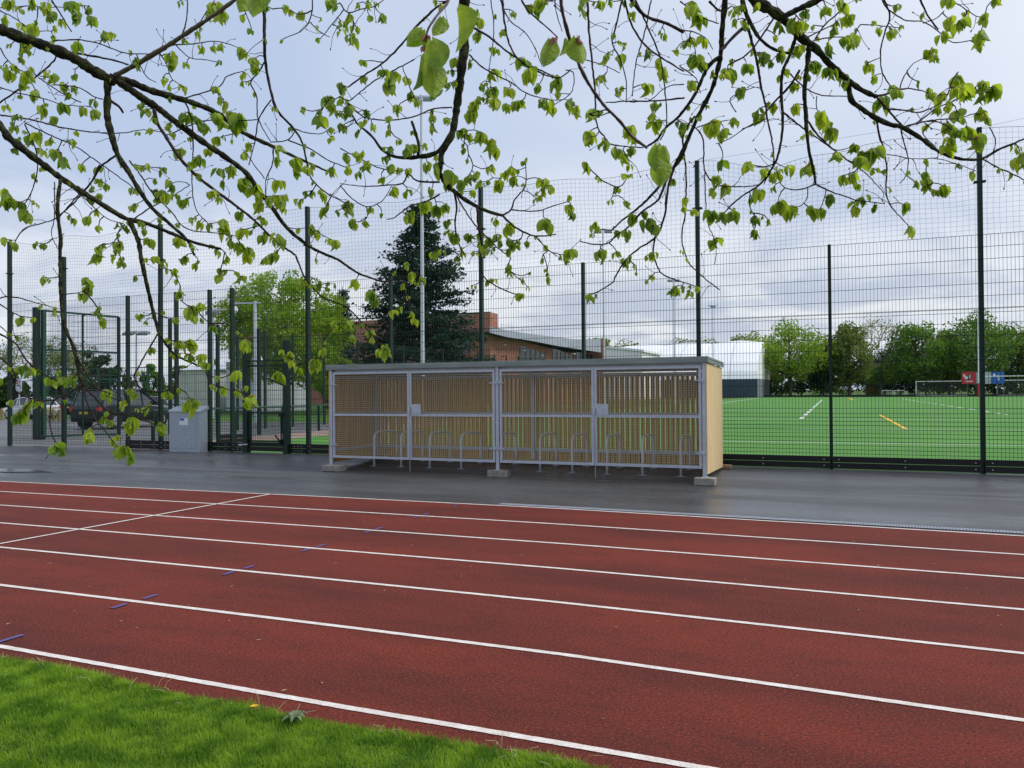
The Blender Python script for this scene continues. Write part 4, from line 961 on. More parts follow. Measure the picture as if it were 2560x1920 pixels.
for i, (px, yt, hw, D, m, kind, lab) in enumerate([
    (1975, 797, 78, 176, 'crown_bright', 't', 'big bright green tree just right of the white dome'),
    (1885, 822, 66, 190, 'crown_olive', 't', 'thin olive budding tree rising behind the right end of the dome'),
    (2058, 852, 42, 182, 'crown_dark', 't', 'lower dark tree between the big bright tree and the fence post'),
    (2122, 806, 58, 178, 'crown_olive', 't', 'olive tree just right of the shorter fence post'),
    (2202, 784, 50, 186, 'crown_bare', 'b', 'bare twiggy grey tree above the small brick house'),
    (2290, 799, 62, 180, 'crown_mid', 't', 'rounded mid green tree above the middle goal'),
    (2372, 818, 52, 184, 'crown_olive', 't', 'olive tree between the middle goal and the red board'),
    (2440, 778, 74, 178, 'crown_mid', 't', 'tallest dark green tree behind the white rugby upright'),
    (2515, 800, 64, 184, 'crown_mid', 't', 'mid green tree behind the blue board'),
    (2590, 812, 60, 180, 'crown_olive', 't', 'olive tree cut by the right edge of the picture'),
    (2250, 862, 60, 196, 'crown_dark', 't', 'dark low tree behind the pair of small goals'),
    (2345, 870, 60, 198, 'crown_dark', 't', 'dark low tree behind the middle goal'),
    (2680, 800, 70, 182, 'crown_mid', 't', ''), (2780, 790, 70, 186, 'crown_mid', 't', ''), (2890, 800, 80, 186, 'crown_olive', 't', ''),
    (1565, 850, 75, 235, 'crown_olive', 't', 'small olive treetop over the white hall'),
    (1645, 846, 60, 240, 'crown_olive', 'b', 'bare treetop over the left part of the dome'),
    (1720, 838, 80, 238, 'crown_olive', 't', 'olive treetop over the middle of the dome'),
    (1790, 846, 50, 236, 'crown_bare', 'b', 'bare treetop over the dome beside the small mast'),
    (1838, 838, 50, 225, 'crown_bare', 'b', 'leafless round treetop over the right part of the dome'),
    (1493, 833, 38, 150, 'crown_mid', 't', 'dark green treetop above the right end of the brick building')]):
    if px > 2660: continue
    x, y, h = place(px, yt, D)
    if kind == 't': tree('broadleaf_tree', lab, 'tree', x, y, h, hwm(hw, D)*1.3, ZF, m, 40+i, n=8000, leaf=.32, clumps=90, base=.10 if m != 'crown_bright' else .14, group=GR, fill=.95 if m != 'crown_olive' else .75)
    else: bare('bare_tree', lab, 'tree', x, y, h*1.05, ZF, 60+i, group=GR, buds=1500, lf=.2)
rr = random.Random(8); k = 0
for px in range(1940, 2680, 62):
    D = 186+rr.uniform(0, 8); yt = rr.choice((905, 915, 925, 935)); x, y, h = place(px, yt, D)
    tree('hedge_bush', ('dark hedge bush just right of the dome', 'hedge bush under the big bright green tree', 'hedge bush left of the short fence post', 'hedge bush right of the short fence post', 'hedge bush left of the small brick house', 'hedge bush behind the small brick house', 'hedge bush behind the left end of the middle goal', 'hedge bush behind the right half of the middle goal', 'hedge bush behind the red board', 'hedge bush behind the blue board', 'hedge bush behind the right edge goal', 'hedge bush outside the right picture edge')[k], 'bush', x, y, h, hwm(52, D), ZF, ('crown_mid', 'crown_dark', 'crown_mid', 'crown_olive')[k % 4], 90+k, n=2600, leaf=.3, clumps=40, base=.0, group='hedge bushes beyond the pitch'); k += 1
# left side
x, y, h = place(712, 650, 62); tree('lime_tree', 'broad airy fresh green tree before the brick building, left of the conifer', 'tree', x, y, h, hwm(190, 62), ZF, 'crown_bright', 5, n=34000, leaf=.12, clumps=260, base=.10, fill=.46, tr=.22)
x, y, h = place(845, 870, 58); tree('shrub', 'bright green shrub filling the lower right of the lime tree', 'shrub', x, y, h, hwm(62, 58), ZF, 'crown_bright', 6, n=3600, leaf=.13, clumps=50, base=.0, fill=.7)
for i, (px, yt, hw, D, m, kind, lab) in enumerate([
    (105, 832, 50, 66, 'crown_bare', 'b', 'leafless pale tree behind the open gate leaf at left'), (10, 822, 50, 72, 'crown_bare', 'b', 'leafless tree at the left edge of the picture'), (160, 850, 40, 76, 'crown_bare', 'b', 'bare tree between the leafless tree and the dark evergreen'),
    (238, 864, 62, 74, 'crown_dark', 't', 'wide dark evergreen tree above the black car'), (322, 918, 24, 84, 'crown_olive', 't', 'small yellowish round bush beside the dark evergreen'), (382, 902, 34, 80, 'crown_mid', 't', 'green round tree behind the fence left of the cabinet'),
    (30, 930, 50, 70, 'crown_dark', 't', 'dark undergrowth behind the white goal frame at far left'), (130, 940, 50, 72, 'crown_dark', 't', 'dark undergrowth behind the shed'), (455, 905, 40, 95, 'crown_bright', 't', 'fresh green tree behind the cream store'), (535, 890, 30, 98, 'crown_bright', 't', 'pale green tree behind the marquee'),
    (905, 872, 46, 78, 'crown_dark', 't', 'dark evergreen shrub left of the conifer base'), (880, 905, 40, 74, 'crown_dark', 't', 'lower dark shrub in front of the brick wall'), (610, 880, 50, 85, 'crown_mid', 't', 'mid green tree between the marquee and the lime tree')]):
    x, y, h = place(px, yt, D)
    if kind == 't': tree('evergreen_tree' if m == 'crown_dark' else 'round_tree', lab, 'tree', x, y, h, hwm(hw, D), ZF, m, 140+i, n=4200, leaf=.17, clumps=60, base=.03, fill=.75)
    else: bare('bare_tree', lab, 'tree', x, y, h*1.05, ZF, 160+i, buds=1800, lf=.10)
def conifer(label, px, yt, D, hw, m, seed, levels=44, zmin=.03):
    x, y, h = place(px, yt, D); rg = np.random.default_rng(seed); rr = random.Random(seed); t = thing('conifer', label, 'conifer', (x, y, ZF))
    b = MB(); P = []
    with local():
        b.tube([(0, 0, -.1), (0, 0, h*.5), (0, 0, h)], [h*.02, h*.012, .03], 8)
        for i in range(levels):
            f = zmin+(1-zmin-.01)*i/levels; z = h*f; R0 = hw*(1-f)**.72*(1.08 if f > .12 else .9); nb = 9 if f < .7 else 6
            for k in range(nb):
                a = rr.uniform(0, 2*pi); L_ = R0*rr.uniform(.55, 1.15)+.25; dz = rr.uniform(-.12, .10); rise = .18 if f > .5 else .02
                pts = [Vector((cos(a)*L_*s, sin(a)*L_*s, z+L_*(rise*s+dz*s-.18*s*s+.16*s**4))) for s in (0, .35, .7, 1)]
                b.tube(pts, [.05+.04*(1-f), .04, .03, .012], 4, False)
                nn_ = int(26*L_/hw*2.2)+8
                for q in range(nn_):
                    s = rr.uniform(.22, 1.0)**.75; sp_ = .13*L_*(1-s*.5)+.12; base = Vector((cos(a)*L_*s, sin(a)*L_*s, z+L_*(rise*s+dz*s-.18*s*s+.16*s**4)))
                    for w in range(3): P.append((base.x+rr.gauss(0, sp_), base.y+rr.gauss(0, sp_), base.z-.1+rr.gauss(0, .13)))
        b.build('trunk', 'trunk', t)
    V, Fq = cards(np.array(P), .17*h/18, rg, .55); np_mesh('crown', V, Fq, m, t)
conifer('tall dark ragged conifer in front of the red brick building', 1056, 503, 66, hwm(172, 66), 'needle', 3)
conifer('slender pale blue conifer between the lime tree and the dark conifer', 857, 716, 80, hwm(42, 80), 'needle_blue', 4, 26)

# ================================================================= FOREGROUND GRASS
rg = np.random.default_rng(1); N = 300000
D_ = rg.uniform(2.0, 6.2, N); gx = rg.uniform(-7.4, .6, N); gy = 3.63-rg.uniform(0, 1, N)**1.15*1.75
xe = np.array([p[0] for p in EDGE]); ye = np.array([p[1] for p in EDGE]); edge_y = np.interp(gx, xe, ye)
gy = edge_y-.07-(3.63-gy)+rg.normal(size=N)*.012
pn1 = np.array([mnoise.noise(Vector((x*2.2, y*2.2, 0))) for x, y in zip(gx[::1], gy[::1])])
near_edge = np.clip((gy-edge_y+.25)/.25, 0, 1)
hgt = (.025+.016*pn1+.012*near_edge)*rg.uniform(.6, 1.5, N); az = rg.uniform(0, 2*pi, N); lean = rg.uniform(.15, 1.0, N)*hgt; w = rg.uniform(.0012, .0026, N)
px_, py_ = np.cos(az), np.sin(az); V = np.zeros((N, 5, 3)); base = np.stack([gx, gy, np.full(N, .004)], 1); sd = np.stack([-py_, px_, np.zeros(N)], 1)*w[:, None]
ld = np.stack([px_, py_, np.zeros(N)], 1)*lean[:, None]; up = np.zeros((N, 3)); up[:, 2] = hgt
V[:, 0] = base-sd; V[:, 1] = base+sd; V[:, 2] = base+ld*.35+up*.6+sd*.8; V[:, 3] = base+ld*.35+up*.6-sd*.8; V[:, 4] = base+ld+up
i5 = np.arange(N)*5
me = bpy.data.meshes.new('grass'); me.vertices.add(5*N); me.vertices.foreach_set('co', V.astype(np.float32).ravel())
quads = np.stack([i5, i5+1, i5+2, i5+3], 1); tris = np.stack([i5+3, i5+2, i5+4], 1)
lv = np.concatenate([quads.ravel(), tris.ravel()]).astype(np.int32); me.loops.add(len(lv)); me.loops.foreach_set('vertex_index', lv)
ls = np.concatenate([np.arange(N)*4, 4*N+np.arange(N)*3]).astype(np.int32); me.polygons.add(2*N); me.polygons.foreach_set('loop_start', ls); me.update(calc_edges=True)
go = bpy.data.objects.new('grass', me); C.objects.link(go)
M['blade'] = mat('grass_blades', (.075, .18, .010), .6, (.22, .36, .03), 6, det=6, contrast=(.38, .62), trans=.4, spec=.25, speck=(60, .55, .75, (.30, .40, .07)))
me.materials.append(M['blade']); tag(go, 'short bright green grass growing along the inner edge of the track', 'grass', kind='stuff')
# straw stems, dandelion and weed rosette
b = MB(); rr = random.Random(4)
for i in range(70):
    x = rr.uniform(-6.5, -.9); y = float(np.interp(x, xe, ye))-.06-rr.uniform(-.03, .12); a = rr.uniform(0, 2*pi); L_ = rr.uniform(.04, .10)
    b.tube([(x, y, .01), (x+cos(a)*L_*.3, y+sin(a)*L_*.3, L_*.6), (x+cos(a)*L_, y+sin(a)*L_, L_*.75)], .0011, 3, False)
M['straw'] = mat('dry_straw', (.45, .36, .22), .8); tag(b.build('dry_stems', 'straw'), 'thin dry straw stems poking from the grass edge', 'dry grass', kind='stuff')
q = gnd(636, 1771, .04); dl = thing('dandelion', 'small yellow dandelion flower at the edge of the grass', 'flower', (q.x, q.y, 0))
b = MB()
for k in range(26): a = k*2.4; r_ = .017*(k/26)**.5+.004; b.quad((q.x, q.y, .045), (q.x+cos(a-.25)*r_, q.y+sin(a-.25)*r_, .054), (q.x+cos(a)*r_*1.15, q.y+sin(a)*r_*1.15, .055), (q.x+cos(a+.25)*r_, q.y+sin(a+.25)*r_, .054))
b.build('petals', 'yellow', dl); MB().tube([(q.x, q.y, 0), (q.x, q.y, .046)], .002, 5).build('stem', 'leaf_near', dl)
q = gnd(738, 1795, .03); b = MB(); M['weed'] = mat('grey_green_weed', (.16, .24, .12), .7, trans=.2)
for k in range(9):
    a = k*.7+.2; L_ = rr.uniform(.05, .085); c0, s0 = cos(a), sin(a); w_ = .013
    pts = [Vector((q.x+c0*L_*t_, q.y+s0*L_*t_, .012+.045*sin(pi*t_*.8))) for t_ in (0, .3, .6, 1)]
    ww = (.003, w_, w_*.9, .001); sv = Vector((-s0, c0, 0))
    for j in range(3): b.quad(pts[j]-sv*ww[j], pts[j+1]-sv*ww[j+1], pts[j+1]+sv*ww[j+1], pts[j]+sv*ww[j])
tag(b.build('weed_plant', 'weed'), 'grey green weed rosette in the grass near the track edge', 'weed')
# litter: tiny petals and leaf bits on the track and path
b = MB(); rr = random.Random(14)
for i in range(260):
    x, y = rr.uniform(-14, 6), rr.uniform(3.8, 14.5); a = rr.uniform(0, pi); s = rr.uniform(.004, .012); z = .010+(.0 if y < 11.2 else 0)
    c0, s0 = cos(a), sin(a); l = s*rr.uniform(1, 2.5); b.quad((x-c0*l, y-s0*l, z), (x+s0*s*.5, y-c0*s*.5, z+.002), (x+c0*l, y+s0*l, z), (x-s0*s*.5, y+c0*s*.5, z+.003))
tag(b.build('fallen_petals', 'straw'), 'tiny pale petals and leaf scraps scattered over the track and path', 'leaf litter', kind='stuff')

# ================================================================= THE OVERHANGING LIME TREE
TR = thing('overhanging_lime_tree', 'overhanging lime tree with dark mossy limbs and drooping fresh leaves across the sky', 'tree', (-2.6, -1.6, 0))
MB().tube([(-2.6, -1.6, -.1), (-2.58, -1.6, .4), (-2.6, -1.55, 2.2), (-2.5, -1.5, 4.6), (-2.4, -1.4, 8)], [.36, .27, .23, .20, .12], 12).build('trunk', 'bark', TR, smooth=True)
A_, B_, C_ = (0, 0, 2.572), (850, 0, 2.572), (1700, 0, 2.572)
S_ = (0, 0, 1.)
nodes = []        # (px, py, depth, radius)
rb = random.Random(21)
def limb(reg, pts, w0, w1, D0, D1, m='bark', root=None, name='branch', bump=.12):
    ox, oy, sc = reg; P = [(ox+x/sc, oy+y/sc) for x, y in pts]
    L_ = [0.]
    for p, q in zip(P, P[1:]): L_.append(L_[-1]+math.hypot(q[0]-p[0], q[1]-p[1]))
    n = max(3, int(L_[-1]/9)); out = []; rs = []
    for i in range(n+1):
        s = L_[-1]*i/n; j = max(k for k in range(len(P)-1) if L_[k] <= s+1e-6); t = (s-L_[j])/(L_[j+1]-L_[j])
        p0, p1 = P[max(j-1, 0)], P[j]; p2 = P[j+1]; p3 = P[min(j+2, len(P)-1)]
        cr = [.5*(2*p1[k]+(p2[k]-p0[k])*t+(2*p0[k]-5*p1[k]+4*p2[k]-p3[k])*t*t+(3*p1[k]-p0[k]-3*p2[k]+p3[k])*t**3) for k in (0, 1)]
        f = i/n; D = D0+(D1-D0)*f+.05*mnoise.noise(Vector((cr[0]*.01, cr[1]*.01, D0)))
        wv = w0+(w1-w0)*f; j_ = .8 if wv < 6 else .5
        cr[0] += rb.uniform(-j_, j_); cr[1] += rb.uniform(-j_, j_)
        r = wv/2*D/F*(1+rb.uniform(-bump, bump)*(1.6 if wv > 8 else 1)); out.append(atD(cr[0], cr[1], D)); rs.append(r); nodes.append((cr[0], cr[1], D, r))
    if root: out = [Vector(root), Vector(root).lerp(out[0], .6)+Vector((0, 0, .25))]+out; rs = [rs[0]*1.6, rs[0]*1.25]+rs
    MB().tube(out, rs, 8 if w0 > 8 else 5).build(name, m, TR, smooth=True)
RT = (-2.5, -1.5, 4.4)
limb(A_, [(-260, 130), (0, 190), (120, 235), (250, 280), (400, 340), (520, 400), (600, 455), (690, 500), (740, 525)], 27, 25, 3.4, 3.7, root=RT)
limb(A_, [(700, 500), (820, 520), (950, 575), (1100, 620), (1250, 665), (1400, 730), (1560, 850), (1750, 940), (1900, 1010), (2100, 1100)], 20, 5, 3.7, 4.2)
limb(A_, [(700, 495), (800, 550), (900, 620), (1020, 700), (1150, 800), (1330, 930), (1450, 1010), (1580, 1110), (1660, 1220), (1740, 1320), (1850, 1470), (2000, 1590), (2150, 1659)], 20, 7, 3.7, 4.1)
limb(S_, [(836, 645), (850, 652), (891, 680), (930, 696), (966, 703), (1020, 692), (1045, 680)], 7, 3, 4.1, 4.2, 'twig')
limb(A_, [(690, 500), (692, 600), (690, 750), (720, 880), (760, 1000), (830, 1110), (900, 1230), (980, 1340), (1080, 1430), (1200, 1540), (1250, 1640)], 18, 6, 3.7, 3.6)
limb(A_, [(-260, 560), (0, 810), (50, 880), (150, 960), (280, 1060), (400, 1150), (520, 1230), (650, 1310), (800, 1400), (950, 1440), (1100, 1500), (1250, 1560), (1420, 1600)], 22, 6, 3.2, 3.6, root=(-2.5, -1.5, 3.6))
limb(S_, [(322, 548), (346, 602), (352, 640), (360, 680), (373, 737), (389, 803), (398, 834), (420, 868), (439, 888), (475, 905), (515, 922)], 13, 4, 3.4, 3.4)
limb(S_, [(152, 448), (144, 505), (146, 552), (152, 600), (150, 640), (154, 759), (161, 815), (185, 872), (200, 938), (210, 966)], 9, 9, 3.3, 3.2)
limb(S_, [(210, 966), (238, 994), (273, 1029), (330, 1040), (385, 1060)], 6, 3, 3.2, 3.2, 'twig')
limb(S_, [(203, 960), (165, 988), (135, 1000), (125, 1032), (128, 1079), (143, 1113)], 5, 3, 3.2, 3.1, 'twig')
limb(S_, [(210, 966), (215, 1000), (240, 1050), (262, 1075), (280, 1100), (300, 1122)], 4.5, 2.5, 3.2, 3.1, 'twig')
limb(S_, [(190, 890), (235, 962), (275, 985)], 5, 2.5, 3.2, 3.3, 'twig')
limb(S_, [(398, 830), (380, 860), (345, 920), (336, 945), (360, 975), (415, 978), (440, 960), (450, 915)], 4.5, 3, 3.4, 3.4, 'twig')
limb(S_, [(340, 950), (352, 978), (380, 1000)], 3, 2, 3.4, 3.4, 'twig')
limb(S_, [(0, 835), (40, 860), (70, 905), (110, 935), (150, 960), (160, 1000)], 5, 3, 3.0, 3.1, 'twig')
limb(S_, [(0, 745), (25, 742), (60, 748), (110, 763), (135, 768)], 4, 2, 3.1, 3.1, 'twig')
limb(S_, [(0, 895), (25, 915), (38, 945), (38, 975), (60, 990), (100, 1002), (140, 998)], 5, 3, 3.0, 3.1, 'twig')
limb(S_, [(0, 760), (22, 775), (50, 790), (80, 793)], 4, 2, 3.1, 3.1, 'twig')
limb(S_, [(0, 815), (30, 838), (58, 838)], 3, 2, 3.1, 3.1, 'twig')
limb(A_, [(735, 490), (800, 455), (900, 400), (1000, 340), (1100, 280), (1250, 180), (1400, 80), (1510, 0), (1600, -60)], 13, 8, 3.7, 3.3, 'twig_tan')
limb(A_, [(1690, -80), (1700, 100), (1700, 270), (1710, 420), (1745, 600), (1790, 720), (1900, 840), (1950, 940), (1975, 1060), (2010, 1160), (2100, 1240), (2212, 1300)], 9, 3, 3.2, 3.5, 'twig', root=(-2.4, -1.4, 5.2))
TW = [(A_, [(0, 740), (200, 770), (400, 820), (600, 850), (800, 855), (900, 835), (1040, 848)], 4.5, 2),
      (A_, [(990, 700), (1010, 790), (1060, 870), (1130, 980), (1220, 1090), (1350, 1200), (1500, 1310), (1640, 1420), (1750, 1530), (1900, 1640)], 9, 5),
      (S_, [(739, 638), (762, 693), (790, 728), (812, 746), (856, 762), (880, 780), (906, 809), (940, 850)], 5, 3),
      (A_, [(365, 350), (340, 400), (200, 520), (70, 610), (0, 660)], 4, 4.5), (A_, [(430, 335), (540, 350), (700, 380), (825, 415)], 6, 4.5),
      (A_, [(340, 262), (500, 255), (650, 285), (800, 340), (960, 348)], 4, 2.5), (A_, [(160, 790), (350, 880), (500, 950), (640, 1050), (770, 1140), (850, 1200)], 3.5, 2.5),
      (A_, [(745, 1000), (650, 1070), (600, 1150), (550, 1220), (470, 1310), (400, 1370), (350, 1410), (180, 1460)], 5.5, 2.5),
      (A_, [(1190, 660), (1225, 740), (1240, 850), (1240, 1000), (1235, 1100), (1240, 1250), (1262, 1350), (1330, 1430)], 4.5, 2),
      (A_, [(830, 1030), (900, 1120), (980, 1240), (1100, 1360), (1200, 1470), (1400, 1500), (1550, 1520)], 4, 2.5), (A_, [(0, 70), (100, 120), (200, 190), (330, 200)], 3, 2),
      (A_, [(0, 50), (160, 40), (300, 45), (430, 45)], 3, 2), (A_, [(330, 0), (390, 90), (420, 140), (458, 205)], 4, 3), (A_, [(0, 310), (60, 400), (170, 470), (330, 500)], 3, 2), (A_, [(250, 500), (400, 600), (520, 660)], 3, 3),
      (A_, [(330, 545), (500, 560), (600, 620), (660, 640)], 3, 3), (A_, [(700, 640), (770, 690), (790, 725)], 8, 6), (A_, [(0, 560), (120, 600), (250, 625), (400, 670), (560, 685)], 3, 2), (A_, [(1110, 290), (1250, 280), (1400, 265), (1540, 310)], 3.5, 2),
      (A_, [(1160, 245), (1190, 170), (1205, 80), (1205, 0)], 4, 3), (A_, [(1265, 180), (1320, 90), (1380, 0)], 3, 2), (A_, [(1130, 290), (1220, 370), (1330, 385), (1400, 400)], 3, 2), (A_, [(880, 350), (910, 440), (960, 510), (1005, 528)], 3, 2),
      (A_, [(1030, 345), (1080, 430), (1100, 500), (1170, 555)], 3.5, 2), (A_, [(1700, 400), (1660, 470), (1610, 530), (1650, 620), (1660, 760), (1740, 910)], 4, 2.5), (A_, [(1745, 640), (1700, 700), (1660, 780), (1640, 900), (1600, 1060)], 4, 2.5),
      (A_, [(1190, 630), (1340, 585), (1420, 550), (1460, 490), (1560, 460)], 4, 2.5), (A_, [(1660, 770), (1500, 775), (1300, 780), (1120, 850), (1060, 870)], 3, 3), (A_, [(1900, 840), (1850, 900), (1740, 915)], 3, 3), (A_, [(1900, 830), (1960, 850), (2060, 860), (2120, 830)], 3, 2),
      (A_, [(1760, 950), (1750, 1060), (1710, 1160), (1705, 1280)], 3.5, 2), (A_, [(640, 1060), (580, 1180), (500, 1260), (380, 1400)], 4, 3), (A_, [(160, 800), (230, 960), (240, 1100), (200, 1240), (160, 1310)], 4, 2.5), (A_, [(350, 1170), (350, 1400), (330, 1500), (370, 1600)], 3, 2),
      (A_, [(860, 1410), (960, 1340), (1080, 1280), (1220, 1190)], 4, 2), (A_, [(420, 1170), (560, 1290), (680, 1400), (800, 1440)], 3, 2), (A_, [(1850, 900), (2000, 960), (2110, 1030), (2212, 1070)], 4, 2.5), (A_, [(1700, 1150), (1600, 1010), (1560, 960)], 3, 2),
      (A_, [(2010, 0), (2000, 110), (1950, 190), (1870, 230), (1820, 250)], 3.5, 2), (A_, [(1995, 140), (2050, 200), (2120, 240)], 3, 2), (A_, [(2212, 60), (2150, 140), (2060, 250)], 3, 2), (A_, [(1540, 0), (1590, 110), (1620, 200)], 3, 2)]
for rgn, pts, a, c in TW: D = 3.55+rb.uniform(-.25, .35); limb(rgn, pts, a, c, D, D+.15, 'twig', name='twig')
# middle limbs
limb(B_, [(805, -260), (800, 0), (802, 150), (800, 300), (780, 450), (760, 620), (740, 760), (720, 860), (680, 930), (650, 1000), (652, 1060)], 27, 15, 3.2, 3.4, root=(-2.3, -1.3, 5.4))
limb(B_, [(700, 900), (620, 980), (500, 1010), (360, 1010), (270, 960), (200, 870), (100, 780), (50, 660)], 13, 3.5, 3.4, 3.4)
limb(B_, [(650, 1050), (640, 1110), (690, 1190), (740, 1235), (830, 1300), (950, 1360), (1045, 1385)], 14, 7, 3.4, 3.5)
limb(B_, [(500, 1005), (505, 930), (485, 850), (460, 780)], 8, 7, 3.4, 3.4)
limb(B_, [(1415, -160), (1420, 0), (1440, 120), (1480, 260), (1530, 400), (1600, 540), (1700, 680), (1800, 780), (1880, 880), (1975, 950)], 10, 7, 1.55, 1.75, 'twig_red', root=(-1.9, -1.2, 3.9))
limb(B_, [(725, -80), (690, 20), (640, 80), (570, 180), (555, 245)], 7, 6, 1.45, 1.4, 'twig_red', root=(-1.9, -1.2, 3.9))
limb(C_, [(296, -200), (290, 0), (270, 200), (260, 360), (210, 560), (120, 740), (50, 900), (0, 1030), (-60, 1100), (-160, 1230), (-260, 1330), (-350, 1400), (-440, 1480)], 16, 4, 3.0, 3.4, root=(-2.3, -1.3, 5.6))
limb(C_, [(265, 360), (180, 430), (100, 600), (0, 740), (-90, 820), (-150, 900), (-210, 940)], 10, 5, 3.1, 3.2)
limb(S_, [(1689, 408), (1672, 460), (1666, 500), (1661, 541), (1639, 592), (1596, 622), (1563, 652), (1539, 690), (1531, 706), (1500, 727), (1480, 735)], 7, 3, 3.3, 3.4, 'twig')
limb(S_, [(1719, 350), (1688, 410), (1664, 455), (1645, 500), (1607, 527), (1574, 565), (1539, 590), (1520, 608), (1485, 611), (1450, 603)], 8, 3, 3.2, 3.4, 'twig')
TW = [(B_, [(1045, 1385), (1100, 1350), (1125, 1280), (1190, 1200), (1195, 1060)], 5.5, 2), (B_, [(1095, 1348), (1260, 1358), (1380, 1320), (1480, 1290)], 4, 2.5), (B_, [(1045, 1385), (1110, 1450), (1200, 1500), (1270, 1520), (1390, 1505)], 6, 3),
      (B_, [(880, 1330), (890, 1450), (910, 1560), (930, 1659)], 6, 5), (S_, [(1192, 525), (1202, 586), (1203, 640), (1208, 690), (1250, 720), (1290, 735)], 5, 3), (B_, [(1260, 1520), (1330, 1600), (1400, 1650)], 3.5, 2.5), (S_, [(1347, 597), (1370, 625), (1400, 636), (1425, 632)], 3, 2),
      (B_, [(1045, 0), (1055, 120), (1080, 260), (1130, 360), (1210, 430), (1330, 485), (1410, 500), (1480, 450)], 6, 3), (B_, [(840, 170), (950, 230), (1060, 320), (1200, 410), (1400, 500)], 6, 3), (B_, [(830, 350), (900, 420), (1000, 480), (1100, 530), (1200, 600), (1350, 640), (1450, 640)], 4.5, 2),
      (B_, [(1590, -30), (1600, 200), (1620, 400), (1640, 600), (1650, 800), (1700, 880), (1750, 930), (1950, 950)], 6.5, 3), (B_, [(700, 0), (620, 50), (500, 160), (400, 280), (280, 400), (130, 500), (50, 560)], 6, 4), (B_, [(480, 380), (350, 450), (220, 520), (120, 600), (50, 650), (0, 620)], 3.5, 3),
      (B_, [(50, 660), (150, 750), (250, 770), (350, 770), (470, 750), (600, 700), (720, 690)], 3, 4), (B_, [(640, 1170), (500, 1165), (440, 1120), (400, 1180), (300, 1190), (160, 1200), (0, 1180)], 5.5, 2), (B_, [(640, 1250), (540, 1300), (440, 1330), (350, 1400), (300, 1410)], 5, 2.5),
      (B_, [(735, 1230), (750, 1330), (740, 1450), (760, 1560), (800, 1640)], 6, 3), (B_, [(750, 1260), (820, 1380), (900, 1480), (1000, 1580), (1100, 1659)], 4, 3), (B_, [(1820, -20), (1770, 180), (1750, 280), (1800, 380), (1840, 520), (1840, 660)], 5, 2.5), (B_, [(1830, 0), (1870, 150), (1950, 280), (2050, 360), (2212, 460)], 6, 4),
      (B_, [(1860, -20), (1960, 100), (2100, 150), (2212, 210)], 9, 7), (B_, [(1900, 0), (1990, 200), (2060, 380), (2090, 600), (2100, 800), (2060, 900)], 5, 3), (B_, [(2000, 0), (1960, 200), (1900, 420), (1880, 620)], 4, 2.5), (B_, [(0, 955), (110, 1010), (250, 1080), (400, 1100)], 3, 2.5), (B_, [(0, 1190), (80, 1280), (180, 1330), (270, 1290), (330, 1200)], 3, 2),
      (B_, [(1710, 660), (1850, 650), (2000, 650), (2212, 630)], 3, 5), (B_, [(1450, 450), (1500, 470), (1490, 590), (1400, 660)], 3, 2), (B_, [(970, 0), (990, 200), (960, 440), (970, 560)], 3, 2), (B_, [(1165, 0), (1210, 70), (1300, 150), (1400, 240)], 5, 3), (B_, [(1030, 0), (1090, 130), (1190, 210), (1250, 300), (1300, 430)], 3.5, 2),
      (B_, [(1380, 0), (1400, 120), (1430, 200)], 3, 2), (B_, [(1560, 380), (1700, 420), (1800, 470)], 3, 2), (B_, [(2212, 540), (2100, 560), (1980, 650), (1880, 640)], 3, 2), (B_, [(1600, 1080), (1700, 1170), (1800, 1200), (1850, 1130)], 3.5, 3), (B_, [(0, 20), (50, 80), (130, 60), (220, 40), (280, 0)], 3.5, 2.5),
      (S_, [(1637, 592), (1634, 636), (1650, 679), (1677, 695), (1742, 717)], 5, 2.5), (S_, [(1738, 290), (1708, 340), (1714, 420), (1715, 500), (1713, 532), (1704, 595), (1715, 641), (1726, 663), (1770, 703), (1800, 725)], 5.5, 3), (S_, [(1762, 430), (1764, 500), (1770, 560), (1790, 610), (1787, 660)], 3, 2)]
for rgn, pts, a, c in TW: D = 3.4+rb.uniform(-.25, .3); limb(rgn, pts, a, c, D, D+.12, 'twig', name='twig')
# right limbs
limb(C_, [(380, -160), (480, 0), (560, 50), (650, 110), (720, 180), (790, 250), (880, 320), (960, 410), (1060, 500), (1110, 540), (1190, 590), (1260, 620)], 30, 11, 2.9, 3.1, root=(-2.3, -1.3, 5.0))
limb(C_, [(1000, -60), (890, 0), (800, 40), (720, 80), (660, 110)], 18, 14, 2.8, 2.9, root=(-1.6, -1.2, 5.4))
limb(C_, [(1082, 530), (1100, 640), (1170, 700), (1260, 760), (1350, 800), (1430, 820), (1550, 890), (1640, 960), (1720, 1000), (1830, 1025), (1940, 1020), (2050, 960), (2130, 930), (2260, 870)], 14, 4, 3.1, 3.2)
limb(C_, [(400, 0), (430, 100), (460, 160), (500, 230), (560, 290), (640, 330), (740, 350)], 11, 6, 3.0, 3.0)
limb(C_, [(830, 300), (815, 450), (800, 600), (810, 730), (815, 850), (830, 970), (860, 1100), (872, 1185)], 13, 6, 3.0, 3.1)
limb(C_, [(745, 240), (700, 370), (660, 460), (650, 600), (660, 750), (655, 870), (630, 1000), (580, 1100), (510, 1190), (430, 1240), (350, 1300), (300, 1350)], 9, 3.5, 3.0, 3.1)
limb(C_, [(430, 160), (470, 300), (500, 430), (520, 560), (550, 680), (560, 760), (590, 900), (600, 1050), (540, 1180)], 8, 3, 3.0, 3.1, 'twig')
